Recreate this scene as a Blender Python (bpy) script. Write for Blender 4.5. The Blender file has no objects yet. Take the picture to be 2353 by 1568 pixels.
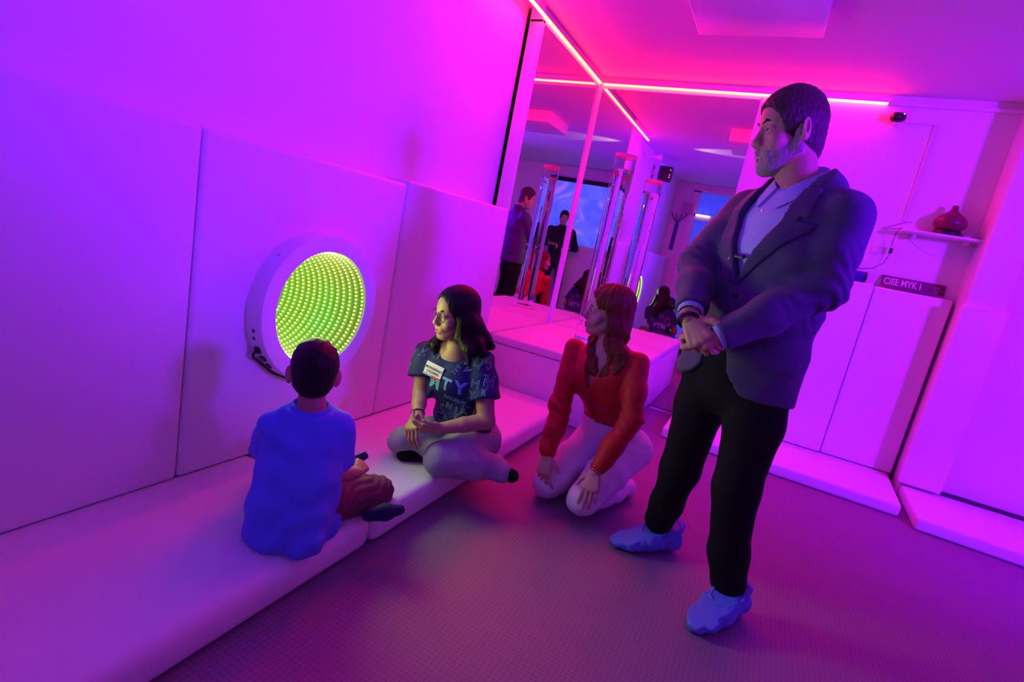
import bpy, bmesh, math, random
import numpy as np
from mathutils import Vector, Matrix
from mathutils.bvhtree import BVHTree
random.seed(4)
SC = bpy.context.scene
COL = SC.collection

# ------------------------------------------------------------------ camera
CAM_R = np.array([[0.87900104, 0.43527317, 0.19466495],
                  [0.25887993, -0.0928083, -0.96144048],
                  [-0.40042272, 0.89550203, -0.19426208]])   # rows: image right, image down, view direction
CAM_C = np.array([0.0, 0.0, 1.16])
FPX = 1218.8
cd = bpy.data.cameras.new('camera')
cam = bpy.data.objects.new('camera', cd)
COL.objects.link(cam)
cd.sensor_width = 36.0
cd.sensor_fit = 'HORIZONTAL'
cd.lens = 36.0 * FPX / 2353.0
cd.clip_start = 0.02
M = Matrix.Identity(4)
for i in range(3):
    M[i][0] = CAM_R[0][i]; M[i][1] = -CAM_R[1][i]; M[i][2] = -CAM_R[2][i]; M[i][3] = CAM_C[i]
cam.matrix_world = M
SC.camera = cam

# ------------------------------------------------------------------ world, exposure
W = bpy.data.worlds.new('World'); SC.world = W
W.use_nodes = True
W.node_tree.nodes['Background'].inputs[0].default_value = (0.10, 0.02, 0.2, 1)
W.node_tree.nodes['Background'].inputs[1].default_value = 0.05
vs = SC.view_settings
vs.view_transform = 'Standard'; vs.look = 'None'; vs.gamma = 1.0; vs.use_curve_mapping = False
vs.exposure = 0.0
SC.cycles.max_bounces = 24; SC.cycles.glossy_bounces = 6; SC.cycles.diffuse_bounces = 4
SC.cycles.transmission_bounces = 20; SC.cycles.transparent_max_bounces = 12
SC.cycles.sample_clamp_indirect = 4.0
SC.cycles.use_denoising = True

# ------------------------------------------------------------------ lights of the room and added fills
def lamp(name, kind, loc, target, color, energy, size=0.2, size_y=None, spot=None, blend=0.6):
    l = bpy.data.lights.new(name, kind); l.color = color; l.energy = energy
    if kind == 'AREA':
        l.size = size
        if size_y: l.shape = 'RECTANGLE'; l.size_y = size_y
        else: l.shape = 'DISK'
    else:
        l.shadow_soft_size = size
    if kind == 'SPOT':
        l.spot_size = math.radians(spot); l.spot_blend = blend
    o = bpy.data.objects.new(name, l); COL.objects.link(o)
    o.location = loc
    o.rotation_euler = (Vector(target) - Vector(loc)).to_track_quat('-Z', 'Y').to_euler()
    return o
# blue-violet stage lamps high on the right hand side of the room
lamp('violet_lamp_or_fill', 'SPOT', (3.0, 1.2, 2.12), (1.3, 4.3, 1.15), (0.24, 0.0, 1.0), 820, 0.18, spot=78, blend=0.8)
lamp('violet_lamp_or_fill', 'SPOT', (3.1, 1.65, 2.10), (-1.7, 1.85, 1.95), (0.18, 0.0, 1.0), 1650, 0.32, spot=46, blend=1.0)
# added warm spot from the left wall that makes the ceiling streak
lamp('warm_streak_spot', 'SPOT', (-1.52, 2.06, 2.40), (0.4, 2.08, 2.545), (1.0, 0.66, 0.25), 34, 0.02, spot=34, blend=0.6)
# added violet fill, stands in for bounce on the ceiling at the right
lamp('violet_lamp_or_fill', 'SPOT', (2.7, 1.6, 1.5), (1.5, 3.0, 2.53), (0.10, 0.0, 1.0), 32, 0.15, spot=120, blend=0.9)
# three soft round beams on the upper left wall
for tx, pw, an in (((-1.76, 1.03, 1.64), 5.0, 5.5), ((-1.76, 1.72, 1.62), 3.2, 4.0), ((-1.76, 2.36, 1.60), 2.4, 3.2)):
    lamp('beam_lamp', 'SPOT', (1.6, 0.6, 2.4), tx, (0.9, 0.25, 1.0), pw, 0.03, spot=an, blend=0.8)
LED_STRENGTH = 170.0
SIGN_STRENGTH = 1.0

# ------------------------------------------------------------------ helpers
def at(u, v, y):
    """point of the world seen at pixel (u, v) of the photograph, at depth y into the room"""
    w = CAM_R.T @ np.array([(u - 1176.5) / FPX, (v - 784.0) / FPX, 1.0])
    return CAM_C + w * ((y - CAM_C[1]) / w[1])
def V3(*a): return np.array(a, float)
def nrm(v):
    v = np.asarray(v, float); return v / (np.linalg.norm(v) + 1e-12)

def tag(o, label=None, cat=None, group=None, kind=None):
    if label: o['label'] = label
    if cat: o['category'] = cat
    if group: o['group'] = group
    if kind: o['kind'] = kind
    return o
def empty(name, loc, label=None, cat=None, group=None):
    o = bpy.data.objects.new(name, None); COL.objects.link(o)
    o.location = loc; o.empty_display_size = 0.1
    return tag(o, label, cat, group)
PARENT_AT = {}
def link(name, me, mat, parent=None, smooth=False):
    o = bpy.data.objects.new(name, me); COL.objects.link(o)
    if mat is not None and not me.materials: me.materials.append(mat)
    if smooth: me.shade_smooth()
    if parent is not None:
        o.parent = parent
        p = Vector((0, 0, 0)); q = parent
        while q is not None: p += q.location; q = q.parent
        o.location = -p            # meshes are written in world coordinates
    return o
def obj(name, bm, mat, parent=None, smooth=False):
    me = bpy.data.meshes.new(name); bm.to_mesh(me); bm.free()
    return link(name, me, mat, parent, smooth)
def mesh(name, verts, faces, mat, parent=None, smooth=False):
    me = bpy.data.meshes.new(name)
    me.from_pydata([tuple(map(float, v)) for v in verts], [], [tuple(map(int, f)) for f in faces]); me.update()
    return link(name, me, mat, parent, smooth)

def add_box(bm, lo, hi, bevel=0.0, seg=2):
    r = bmesh.ops.create_cube(bm, size=1.0)
    vs_ = r['verts']
    for v in vs_:
        v.co = Vector([(lo[i] + hi[i]) / 2 + v.co[i] * (hi[i] - lo[i]) for i in range(3)])
    if bevel > 0:
        es = list({e for v in vs_ for e in v.link_edges})
        bmesh.ops.bevel(bm, geom=es, offset=bevel, segments=seg, affect='EDGES', profile=0.5)
def box(name, lo, hi, mat, parent=None, bevel=0.0, seg=2, smooth=True):
    bm = bmesh.new(); add_box(bm, lo, hi, bevel, seg)
    return obj(name, bm, mat, parent, smooth and bevel > 0)
def frame_from(d):
    d = nrm(d); a = V3(0, 0, 1) if abs(d[2]) < 0.9 else V3(1, 0, 0)
    s = nrm(np.cross(d, a)); return d, s, np.cross(s, d)
def add_tube(bm, pts, rad, n=10, caps=True):
    pts = [np.asarray(p, float) for p in pts]
    if not hasattr(rad, '__len__'): rad = [rad] * len(pts)
    rings = []; ref = None
    for i, p in enumerate(pts):
        t = nrm(pts[min(i + 1, len(pts) - 1)] - pts[max(i - 1, 0)])
        if ref is None: _, s, u = frame_from(t)
        else:
            s = nrm(ref - t * (ref @ t)); u = np.cross(t, s)
        ref = s
        rings.append([bm.verts.new(p + rad[i] * (math.cos(a) * s + math.sin(a) * u))
                      for a in [2 * math.pi * k / n for k in range(n)]])
    for a, b in zip(rings, rings[1:]):
        for k in range(n): bm.faces.new((a[k], a[(k + 1) % n], b[(k + 1) % n], b[k]))
    if caps:
        bm.faces.new(rings[0][::-1]); bm.faces.new(rings[-1])
def tube(name, pts, rad, mat, parent=None, n=10):
    bm = bmesh.new(); add_tube(bm, pts, rad, n)
    bmesh.ops.recalc_face_normals(bm, faces=bm.faces)
    return obj(name, bm, mat, parent, True)
def lathe(name, prof, centre, mat, parent=None, axis=(0, 0, 1), n=40, close=False):
    """profile of (radius, height) turned about an axis"""
    d, s, u = frame_from(axis); c = np.asarray(centre, float)
    bm = bmesh.new(); rings = []
    for r, h in prof:
        r = 1e-5 if r < 3e-4 else r
        rings.append([bm.verts.new(c + d * h + r * (math.cos(a) * s + math.sin(a) * u))
                      for a in [2 * math.pi * k / n for k in range(n)]])
    prs = list(zip(rings, rings[1:])) + ([(rings[-1], rings[0])] if close else [])
    for a, b in prs:
        for k in range(n): bm.faces.new((a[k], a[(k + 1) % n], b[(k + 1) % n], b[k]))
    if not close:
        bmesh.ops.remove_doubles(bm, verts=bm.verts, dist=2e-5)
    bmesh.ops.recalc_face_normals(bm, faces=bm.faces)
    o = obj(name, bm, mat, parent, True)
    return o
def sharp(o, deg=35):
    try: o.data.set_sharp_from_angle(angle=math.radians(deg))
    except Exception: pass
    return o

# ------------------------------------------------------------------ materials
def material(name, col, rough=0.6, metal=0.0, spec=0.5, emit=None, strength=0.0, bump=None, tint=None, trans=0.0, ior=1.45, sheen=0.0):
    """bump = (noise scale, strength, distance); tint = (scale, other colour, amount)"""
    m = bpy.data.materials.new(name); m.use_nodes = True
    nt = m.node_tree; b = nt.nodes['Principled BSDF']
    b.inputs['Base Color'].default_value = (*col, 1)
    b.inputs['Roughness'].default_value = rough
    b.inputs['Metallic'].default_value = metal
    b.inputs['Specular IOR Level'].default_value = spec
    b.inputs['IOR'].default_value = ior
    if trans: b.inputs['Transmission Weight'].default_value = trans
    if sheen: b.inputs['Sheen Weight'].default_value = sheen
    if emit:
        b.inputs['Emission Color'].default_value = (*emit, 1); b.inputs['Emission Strength'].default_value = strength
    tc = nt.nodes.new('ShaderNodeTexCoord')
    if tint:
        n = nt.nodes.new('ShaderNodeTexNoise'); n.inputs['Scale'].default_value = tint[0]; n.inputs['Detail'].default_value = 4
        mx = nt.nodes.new('ShaderNodeMix'); mx.data_type = 'RGBA'
        mx.inputs['A'].default_value = (*col, 1); mx.inputs['B'].default_value = (*tint[1], 1)
        mr = nt.nodes.new('ShaderNodeMapRange'); mr.inputs['From Min'].default_value = 0.35; mr.inputs['From Max'].default_value = 0.65
        mr.inputs['To Max'].default_value = tint[2]
        nt.links.new(tc.outputs['Object'], n.inputs['Vector']); nt.links.new(n.outputs['Fac'], mr.inputs['Value'])
        nt.links.new(mr.outputs['Result'], mx.inputs['Factor']); nt.links.new(mx.outputs['Result'], b.inputs['Base Color'])
    if bump:
        n = nt.nodes.new('ShaderNodeTexNoise'); n.inputs['Scale'].default_value = bump[0]; n.inputs['Detail'].default_value = 3
        bp = nt.nodes.new('ShaderNodeBump'); bp.inputs['Strength'].default_value = bump[1]; bp.inputs['Distance'].default_value = bump[2]
        nt.links.new(tc.outputs['Object'], n.inputs['Vector']); nt.links.new(n.outputs['Fac'], bp.inputs['Height'])
        nt.links.new(bp.outputs['Normal'], b.inputs['Normal'])
    return m
MT = {}
MT['wall'] = material('wall_paint', (0.82, 0.80, 0.82), 0.65, bump=(60, 0.05, 0.002))
MT['ceiling'] = material('ceiling_paint', (0.78, 0.76, 0.78), 0.7, bump=(40, 0.05, 0.002))
MT['vinyl'] = material('white_vinyl', (0.86, 0.84, 0.86), 0.42, bump=(9, 0.06, 0.01), tint=(3, (0.80, 0.78, 0.80), 0.6))
MT['plastic'] = material('white_plastic', (0.85, 0.83, 0.86), 0.35)
MT['profile'] = material('white_profile', (0.82, 0.80, 0.82), 0.35)
MT['black'] = material('black_plastic', (0.012, 0.012, 0.016), 0.35)
MT['dark'] = material('dark_gap', (0.03, 0.02, 0.03), 0.8)
MT['steel'] = material('steel', (0.6, 0.6, 0.62), 0.3, metal=1.0)
MT['mirror'] = material('mirror_glass', (0.86, 0.87, 0.90), 0.0, metal=1.0)
MT['led'] = material('led_strip_light', (0.9, 0.5, 0.4), 0.5, emit=(1.0, 0.0056, 0.0018), strength=LED_STRENGTH)
def floor_material():
    m = material('embossed_vinyl_floor', (0.27, 0.195, 0.26), 0.55)
    nt = m.node_tree; b = nt.nodes['Principled BSDF']; N = nt.nodes.new; L = nt.links.new
    tc = N('ShaderNodeTexCoord'); sp = N('ShaderNodeSeparateXYZ'); L(tc.outputs['Object'], sp.inputs[0])
    def ma(op, a, bb=None):
        n = N('ShaderNodeMath'); n.operation = op
        for i, x in enumerate((a, bb)):
            if x is None: continue
            if isinstance(x, (int, float)): n.inputs[i].default_value = x
            else: L(x, n.inputs[i])
        return n.outputs[0]
    x = ma('MULTIPLY', sp.outputs[0], 62.0); y = ma('MULTIPLY', sp.outputs[1], 62.0)
    fx, fy = ma('FRACT', x), ma('FRACT', y)
    par = ma('FLOORED_MODULO', ma('ADD', ma('FLOOR', x), ma('FLOOR', y)), 2.0)
    ax, ay = ma('ABSOLUTE', ma('SUBTRACT', fx, 0.5)), ma('ABSOLUTE', ma('SUBTRACT', fy, 0.5))
    d1 = ma('MULTIPLY', ma('LESS_THAN', ax, 0.45), ma('LESS_THAN', ay, 0.13))
    d2 = ma('MULTIPLY', ma('LESS_THAN', ay, 0.45), ma('LESS_THAN', ax, 0.13))
    dash = ma('ADD', ma('MULTIPLY', d1, par), ma('MULTIPLY', d2, ma('SUBTRACT', 1.0, par)))
    n = N('ShaderNodeTexNoise'); n.inputs['Scale'].default_value = 7; n.inputs['Detail'].default_value = 5
    L(tc.outputs['Object'], n.inputs['Vector'])
    mx = N('ShaderNodeMix'); mx.data_type = 'RGBA'
    mx.inputs['A'].default_value = (0.27, 0.195, 0.26, 1); mx.inputs['B'].default_value = (0.215, 0.155, 0.215, 1)
    L(n.outputs['Fac'], mx.inputs['Factor'])
    mx2 = N('ShaderNodeMix'); mx2.data_type = 'RGBA'; mx2.inputs['B'].default_value = (0.17, 0.12, 0.165, 1)
    L(mx.outputs['Result'], mx2.inputs['A']); L(ma('MULTIPLY', dash, 0.8), mx2.inputs['Factor'])
    L(mx2.outputs['Result'], b.inputs['Base Color'])
    bp = N('ShaderNodeBump'); bp.inputs['Strength'].default_value = 0.5; bp.inputs['Distance'].default_value = 0.002
    L(dash, bp.inputs['Height']); L(bp.outputs['Normal'], b.inputs['Normal'])
    return m
MT['floor'] = floor_material()
# ------------------------------------------------------------------ the setting
XW, YB, HC = -1.76, 4.384, 2.53           # left wall, mirror wall, ceiling
XR, YR = 3.6, -0.50                        # right wall, rear wall
XA = -1.64                                 # plane of the left mirror
def punch(o, c, r, x0, x1):
    bm = bmesh.new()
    bmesh.ops.create_cone(bm, cap_ends=True, segments=72, radius1=r, radius2=r, depth=x1 - x0, matrix=Matrix.Translation(((x0 + x1) / 2, c[1], c[2])) @ Matrix.Rotation(math.pi / 2, 4, 'Y'))
    cut = obj('cutter', bm, None)
    md = o.modifiers.new('hole', 'BOOLEAN'); md.operation = 'DIFFERENCE'; md.object = cut; md.solver = 'EXACT'
    bpy.context.view_layer.update()
    me = bpy.data.meshes.new_from_object(o.evaluated_get(bpy.context.evaluated_depsgraph_get()))
    o.modifiers.clear(); o.data = me
    bpy.data.objects.remove(cut)
    return o
IC = V3(-1.62, 1.59, 0.72); IR, IO = 0.30, 0.234      # round infinity light
def struct(o): o['kind'] = 'structure'; return o
struct(box('floor', (XW - .3, YR - .1, -0.1), (XR + .1, YB + .3, 0.0), MT['floor']))
struct(box('ceiling', (XW - .3, YR - .1, HC), (XR + .1, YB + .3, HC + .1), MT['ceiling']))
punch(struct(box('wall_left', (XW - .1, YR - .1, 0), (XW, 3.185, HC), MT['wall'])), IC, IO + .002, XW - .2, XW + .1)
struct(box('wall_mirror_recess', (XW - .2, 3.185, 0), (XW - .1, YB + .1, HC), MT['dark']))
struct(box('wall_front', (-0.40, YB + .002, 0), (XR, YB + .1, HC), MT['wall']))
struct(box('wall_front_behind_mirror', (XW - .2, YB + .03, 0), (-0.40, YB + .1, HC), MT['dark']))
struct(box('wall_right', (XR, YR, 0), (XR + .1, YB, HC), MT['wall']))
struct(box('wall_rear', (XW, YR - .1, 0), (XR, YR, HC), MT['wall']))
struct(box('trim_pillar', (1.085, 4.16, 0.0), (1.29, YB + .01, HC), MT['wall'], bevel=0.012))
# mirrors standing on the platform, each with its frame
r = empty('wall_mirror', (XA, 3.8, 0.47), 'tall wall mirror on the left of the mirrored corner, beside the padded wall', 'mirror')
box('mirror_glass', (XA - .012, 3.20, 0.40), (XA, YB, 2.445), MT['mirror'], r)
box('mirror_backing', (XA - .085, 3.20, 0.40), (XA - .013, YB, 2.445), MT['profile'], r)
box('frame_post', (XA - .085, 3.165, 0.40), (XA + .004, 3.20, 2.46), MT['profile'], r, bevel=0.003)
box('corner_post', (XA - .002, YB - .026, 0.40), (XA + .006, YB - .001, 2.46), MT['profile'], r, bevel=0.002)
box('top_rail', (XA - .085, 3.165, 2.444), (XA + .004, YB - .001, 2.458), MT['profile'], r)
r = empty('wall_mirror', (-1.0, YB, 0.47), 'tall wall mirror behind the bubble tube, facing the room from the back wall', 'mirror')
box('mirror_glass', (XA, YB, 0.02), (-0.405, YB + .012, 2.445), MT['mirror'], r)
box('corner_post', (XA + .001, YB - .006, 0.40), (XA + .026, YB + .002, 2.46), MT['profile'], r, bevel=0.002)
box('end_strip', (-0.405, YB - .002, 0.0), (-0.395, YB + .012, 2.46), MT['profile'], r)
box('top_rail', (XA, YB - .002, 2.444), (-0.40, YB + .01, 2.458), MT['profile'], r)
struct(box('trim_2', (XA - .085, 3.165, 2.4585), (XA + .002, YB, HC - .001), MT['profile']))
struct(box('trim_3', (XA + .003, YB - .001, 2.4585), (-0.395, YB + .012, HC - .001), MT['profile']))
# LED strips along the ceiling edge
def led_strip(a, b, label):
    a, b = np.asarray(a, float), np.asarray(b, float)
    r = empty('led_strip', tuple(a), label, 'light strip')
    d = nrm(b - a); s = np.cross(d, V3(0, 0, 1))
    def bar(name, off, w, z0, z1, mat):
        lo = np.minimum(a, b); hi = np.maximum(a, b)
        e = np.abs(s) * w
        box(name, tuple(lo - e + off + V3(0, 0, z0)), tuple(hi + e + off + V3(0, 0, z1)), mat, r)
    bar('led_channel', V3(0, 0, 0), .010, -.008, 0.0, MT['profile'])
    bar('light_diffuser', V3(0, 0, 0), .010, -.020, -.0081, MT['led'])
    return r
zc = 2.487
led_strip((XA + .012, 2.53, zc), (XA + .012, YB - .03, zc), 'glowing red light strip running along the ceiling above the left mirror')
led_strip((XA + .03, YB - .014, zc), (0.375, YB - .014, zc), 'glowing red light strip along the top of the back wall behind the man')
box('trim_1', (0.376, YB - .024, 2.465), (1.085, YB + .001, 2.487), MT['profile'])['kind'] = 'structure'
# floor mats
def soft_pad(name, lo, hi, label, group, rad=0.02, cat='pad', parts=None, wob=0.0, mat=None):
    bm = bmesh.new(); add_box(bm, lo, hi, rad, 5)
    o = obj(name, bm, mat or MT['vinyl'], None, True)
    return tag(o, label, cat, group)
XP = -1.62                                  # faces of the wall pads
ZM = 0.125
G1 = 'white floor mats along the left wall'
soft_pad('floor_mat', (XW + .002, -0.45, 0.0), (-1.0, 1.392, ZM), 'long white floor mat in the lower left, with the boy sitting at its far end', G1, 0.045, 'floor mat')
soft_pad('floor_mat', (XW + .002, 1.396, 0.0), (-1.0, 3.275, ZM), 'white floor mat with the seated student, reaching to the mirrored platform', G1, 0.035, 'floor mat')
G2 = 'white padded panels on the left wall'
for y0, y1, zt, lab in ((-0.45, 0.09, 1.292, 'white wall pad on the left wall outside the left edge of the picture'),
                    (0.095, 1.086, 1.292, 'white wall pad at the left edge, before the one with the round light'),
                    (1.09, 2.092, 1.290, 'white wall pad that carries the round infinity light'),
                    (2.096, 3.16, 1.310, 'white wall pad between the round light and the mirrored corner, behind the student')):
    o = soft_pad('wall_pad', (XW, y0, ZM + .002), (XP, y1, zt), lab, G2, 0.016, 'wall pad')
    if 'carries' in lab: punch(o, IC, IO + .002, XW - .1, XP + .1); o.data.shade_smooth(); sharp(o, 40)
# platform
PX1, PY0, PZ = -0.63, 3.28, 0.468
r = empty('platform', (-1.1, 3.8, 0), 'white padded platform filling the mirrored corner, under the bubble tube', 'platform')
box('base', (XA - .0, PY0 + .006, 0), (PX1 - .006, YB - .002, 0.402), MT['vinyl'], r, bevel=0.008)
bm = bmesh.new(); add_box(bm, (XA + .002, PY0, 0.404), (PX1, YB - .002, PZ), 0.02, 4); obj('top_cushion', bm, MT['vinyl'], r, True)
bm = bmesh.new(); add_box(bm, (XW + .002, PY0 - .003, 0.002), (XA - .001, PY0 + .1, 0.46), 0.01, 2); obj('back_filler', bm, MT['vinyl'], r, True)
# right hand side: mats and wall pads
def poly_mat(name, pts, z1, label, group, rad=0.018):
    bm = bmesh.new()
    lo = [bm.verts.new((x, y, 0)) for x, y in pts]; hi = [bm.verts.new((x, y, z1)) for x, y in pts]
    n = len(pts)
    bm.faces.new(lo[::-1]); bm.faces.new(hi)
    for k in range(n): bm.faces.new((lo[k], lo[(k + 1) % n], hi[(k + 1) % n], hi[k]))
    bmesh.ops.bevel(bm, geom=list(bm.edges), offset=rad, segments=4, affect='EDGES', profile=0.5)
    return tag(obj(name, bm, MT['vinyl'], None, True), label, 'floor mat', group)
G3 = 'white floor mats along the back wall'
poly_mat('floor_mat', [(-0.40, 3.695), (1.012, 3.67), (1.052, 4.36), (-0.40, 4.36)], 0.078, 'white floor mat behind the standing man, along the back wall', G3)
poly_mat('floor_mat', [(1.06, 3.55), (2.7, 3.50), (2.7, 4.18), (1.30, 4.18), (1.09, 4.14)], 0.078, 'white floor mat at the right edge, in front of the pillar', G3)
G4 = 'white padded panels on the back wall'
YP = 4.29
for x0, x1, y0, y1, zt, lab in ((-0.38, 0.62, YP, YB, 1.306, 'white wall pad behind the standing man, with the speaker on top'),
                            (0.624, 1.062, YP + .01, YB, 1.298, 'narrow white wall pad under the printed sign, left of the pillar'),
                            (1.302, 2.3, 4.235, YB, 1.30, 'white wall pad right of the pillar, at the right edge'),
                            (2.304, 3.3, 4.235, YB, 1.30, 'white wall pad beyond the right edge of the picture')):
    soft_pad('wall_pad', (x0, y0, 0.082), (x1, y1, zt), lab, G4, 0.014, 'wall pad')
soft_pad('pillar_pad', (1.066, 4.115, 0.09), (1.30, 4.16, 1.288), 'white pad wrapped around the pillar at the right edge', None, 0.014, 'wall pad')
# flat box on the ceiling
r = empty('ceiling_light', (-0.39, 2.9, HC), 'unlit flat square light box on the ceiling', 'ceiling light')
box('housing', (-0.70, 2.615, 2.405), (-0.085, 3.20, HC), MT['plastic'], r, bevel=0.006)
box('diffuser_panel', (-0.66, 2.65, 2.401), (-0.125, 3.165, 2.4055), MT['plastic'], r, bevel=0.002)
# ------------------------------------------------------------------ round infinity light on the left wall
MT['led_dot'] = material('yellow_green_led', (0.9, 1, 0.5), 0.4, emit=(0.74, 1.0, 0.24), strength=4.0)
MT['tunnel'] = material('lit_mirror_tunnel', (0.14, 0.42, 0.10), 0.35, tint=(2.2, (0.30, 0.26, 0.02), 1.0))  # green and olive LED glow is put into the tunnel colour
r = empty('infinity_light', tuple(IC), 'round white infinity light with rings of yellow green dots on the wall pad', 'light')
pr = [(IR, -.006), (IR, .074), (IR - .004, .08), (IO + .006, .08), (IO, .076), (IO, .0), (IO, -.05)]
sharp(lathe('housing', pr, IC, MT['plastic'], r, axis=(1, 0, 0), n=96))
# the depth of mirrored rings seen through the glass
NR = 28
depths = [0.062 - .036 * i for i in range(NR)]
lathe('light_tunnel', [(IO - .0005, .07), (IO - .0005, depths[-1] - .03)], IC, MT['tunnel'], r, axis=(1, 0, 0), n=72)
lathe('back_mirror', [(IO, depths[-1] - .031), (1e-4, depths[-1] - .032)], IC, MT['dark'], r, axis=(1, 0, 0), n=48)
def dot_ring(d, n=84, rr=IO - .006, s=0.0042):
    bm = bmesh.new()
    for k in range(n):
        a = 2 * math.pi * (k + .5) / n
        c = IC + V3(d, rr * math.cos(a), rr * math.sin(a))
        mt = Matrix.Translation(Vector(c)) @ Matrix.Rotation(a, 4, 'X') @ Matrix.Diagonal((1.5, .7, 1.0, 1))
        bmesh.ops.create_icosphere(bm, subdivisions=1, radius=s, matrix=mt)
    o = obj('led_ring', bm, MT['led_dot'], r, True)
    o['kind'] = 'stuff'; return o
ring0 = dot_ring(depths[0])
for i in range(1, NR):
    c = ring0.copy(); COL.objects.link(c); c.parent = r; c.location = ring0.location + Vector((depths[i] - depths[0], 0, 0))
g = material('infinity_glass', (0.9, 0.95, 0.9), 0.0, trans=1.0, ior=1.02, spec=0.2)
sharp(lathe('front_glass', [(1e-4, .071), (IO - .002, .071), (IO - .002, .074), (1e-4, .074)], IC, g, r, axis=(1, 0, 0), n=64))
ll = bpy.data.lights.new('infinity_glow', 'AREA'); ll.shape = 'DISK'; ll.size = .40; ll.energy = 3.3; ll.spread = math.radians(130); ll.color = (0.80, 1.0, 0.22)
lo_ = bpy.data.objects.new('infinity_glow', ll); COL.objects.link(lo_); lo_.parent = r
lo_.location = (0.085, 0, 0); lo_.rotation_euler = (0, -math.pi / 2, 0)
def on_rim(deg, h, dr=0.0):
    a = math.radians(deg); return IC + V3(h, (IR + dr) * -math.cos(a), (IR + dr) * math.sin(a))
for deg in (43, 150): 
    d = nrm(on_rim(deg, 0) - IC)
    lathe('screw', [(1e-4, .004), (.006, .003), (.007, -.002)], on_rim(deg, .04), MT['steel'], r, axis=d, n=12)
def rim_block(deg, h, sx, sa, sr, mat, name):
    d = nrm(on_rim(deg, 0) - IC); t = np.cross(V3(1, 0, 0), d); c = on_rim(deg, h)
    vs_ = [c + a * sx * V3(1, 0, 0) + b * sa * t + (e * sr) * d for a in (-1, 1) for b in (-1, 1) for e in (-.2, 1)]
    mesh(name, vs_, [(0, 1, 3, 2), (4, 6, 7, 5), (0, 4, 5, 1), (2, 3, 7, 6), (0, 2, 6, 4), (1, 5, 7, 3)], mat, r)
rim_block(-14, .04, .004, .005, .004, MT['black'], 'button')
rim_block(-20, .035, .004, .005, .004, MT['black'], 'button')
rim_block(-29, .04, .010, .012, .010, MT['black'], 'power_socket')
rim_block(-37, .045, .010, .010, .008, MT['black'], 'switch')
rim_block(-45, .045, .006, .012, .007, MT['black'], 'switch')
bm = bmesh.new()
add_tube(bm, [on_rim(-29, .035, .008), on_rim(-31, .03, .02), on_rim(-35, .02, .022), on_rim(-39, .012, .012), on_rim(-46, .01, .006), on_rim(-58, .008, .006), on_rim(-72, .008, .006), on_rim(-95, .008, .006)], .0055, 8)
bmesh.ops.recalc_face_normals(bm, faces=bm.faces); obj('power_cord', bm, MT['black'], r, True)

# ------------------------------------------------------------------ bubble tube in the mirrored corner
TB = V3(-1.14, 3.87, PZ); TH = 1.857
MT['acrylic'] = material('clear_acrylic', (0.97, 0.95, 0.99), 0.02, trans=1.0, ior=1.42, spec=0.6)
MT['water'] = material('tube_water', (0.97, 0.95, 1.0), 0.0, trans=1.0, ior=1.22, spec=0.6)
MT['fish'] = material('orange_plastic', (0.95, 0.25, 0.05), 0.4, emit=(1.0, 0.25, 0.05), strength=0.0)
r = empty('bubble_tube', tuple(TB), 'clear upright bubble tube with orange plastic fish standing on the corner platform', 'bubble tube')
lathe('base_ring', [(.108, .0), (.108, .018), (.10, .026), (.082, .03), (.0001, .03)], TB, MT['plastic'], r)
R0, R1 = .078, .0715
sharp(lathe('tube_wall', [(R0, TH - PZ - .1045), (R0, TH - PZ), (R1, TH - PZ), (R1, TH - PZ - .1045)], TB, MT['acrylic'], r, close=True, n=48))
sharp(lathe('water_column', [(0.0, .0305), (R0, .0305), (R0, TH - PZ - .105), (0.0, TH - PZ - .105)], TB, MT['water'], r, n=48))
sharp(lathe('top_ring', [(R0 + .0015, TH - PZ - .02), (R0 + .0015, TH - PZ + .003), (R1 - .001, TH - PZ + .003), (R1 - .001, TH - PZ - .02)], TB, material('pink_acrylic', (0.95, 0.55, 0.6), 0.2, trans=0.5, ior=1.2), r, close=True, n=48))
for hh in (TH - PZ - .105,):
    lathe('water_surface', [(R1 - .004, hh), (R1 - .0005, hh + .004), (R1 - .0005, hh - .004)], TB, MT['acrylic'], r, close=True, n=48)
rr_ = random.Random(3)
bm = bmesh.new()
for k in range(46):
    h = (0.05 + 1.18 * rr_.random() ** 0.8); a = rr_.random() * 6.28; q = R1 * .8 * math.sqrt(rr_.random())
    bmesh.ops.create_icosphere(bm, subdivisions=1, radius=.003 + .005 * rr_.random(), matrix=Matrix.Translation(Vector(TB + V3(q * math.cos(a), q * math.sin(a), h))))
o = obj('bubbles', bm, material('air_bubble', (1, 0.97, 1), 0.05, spec=1.0), r, True); o['kind'] = 'stuff'
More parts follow.
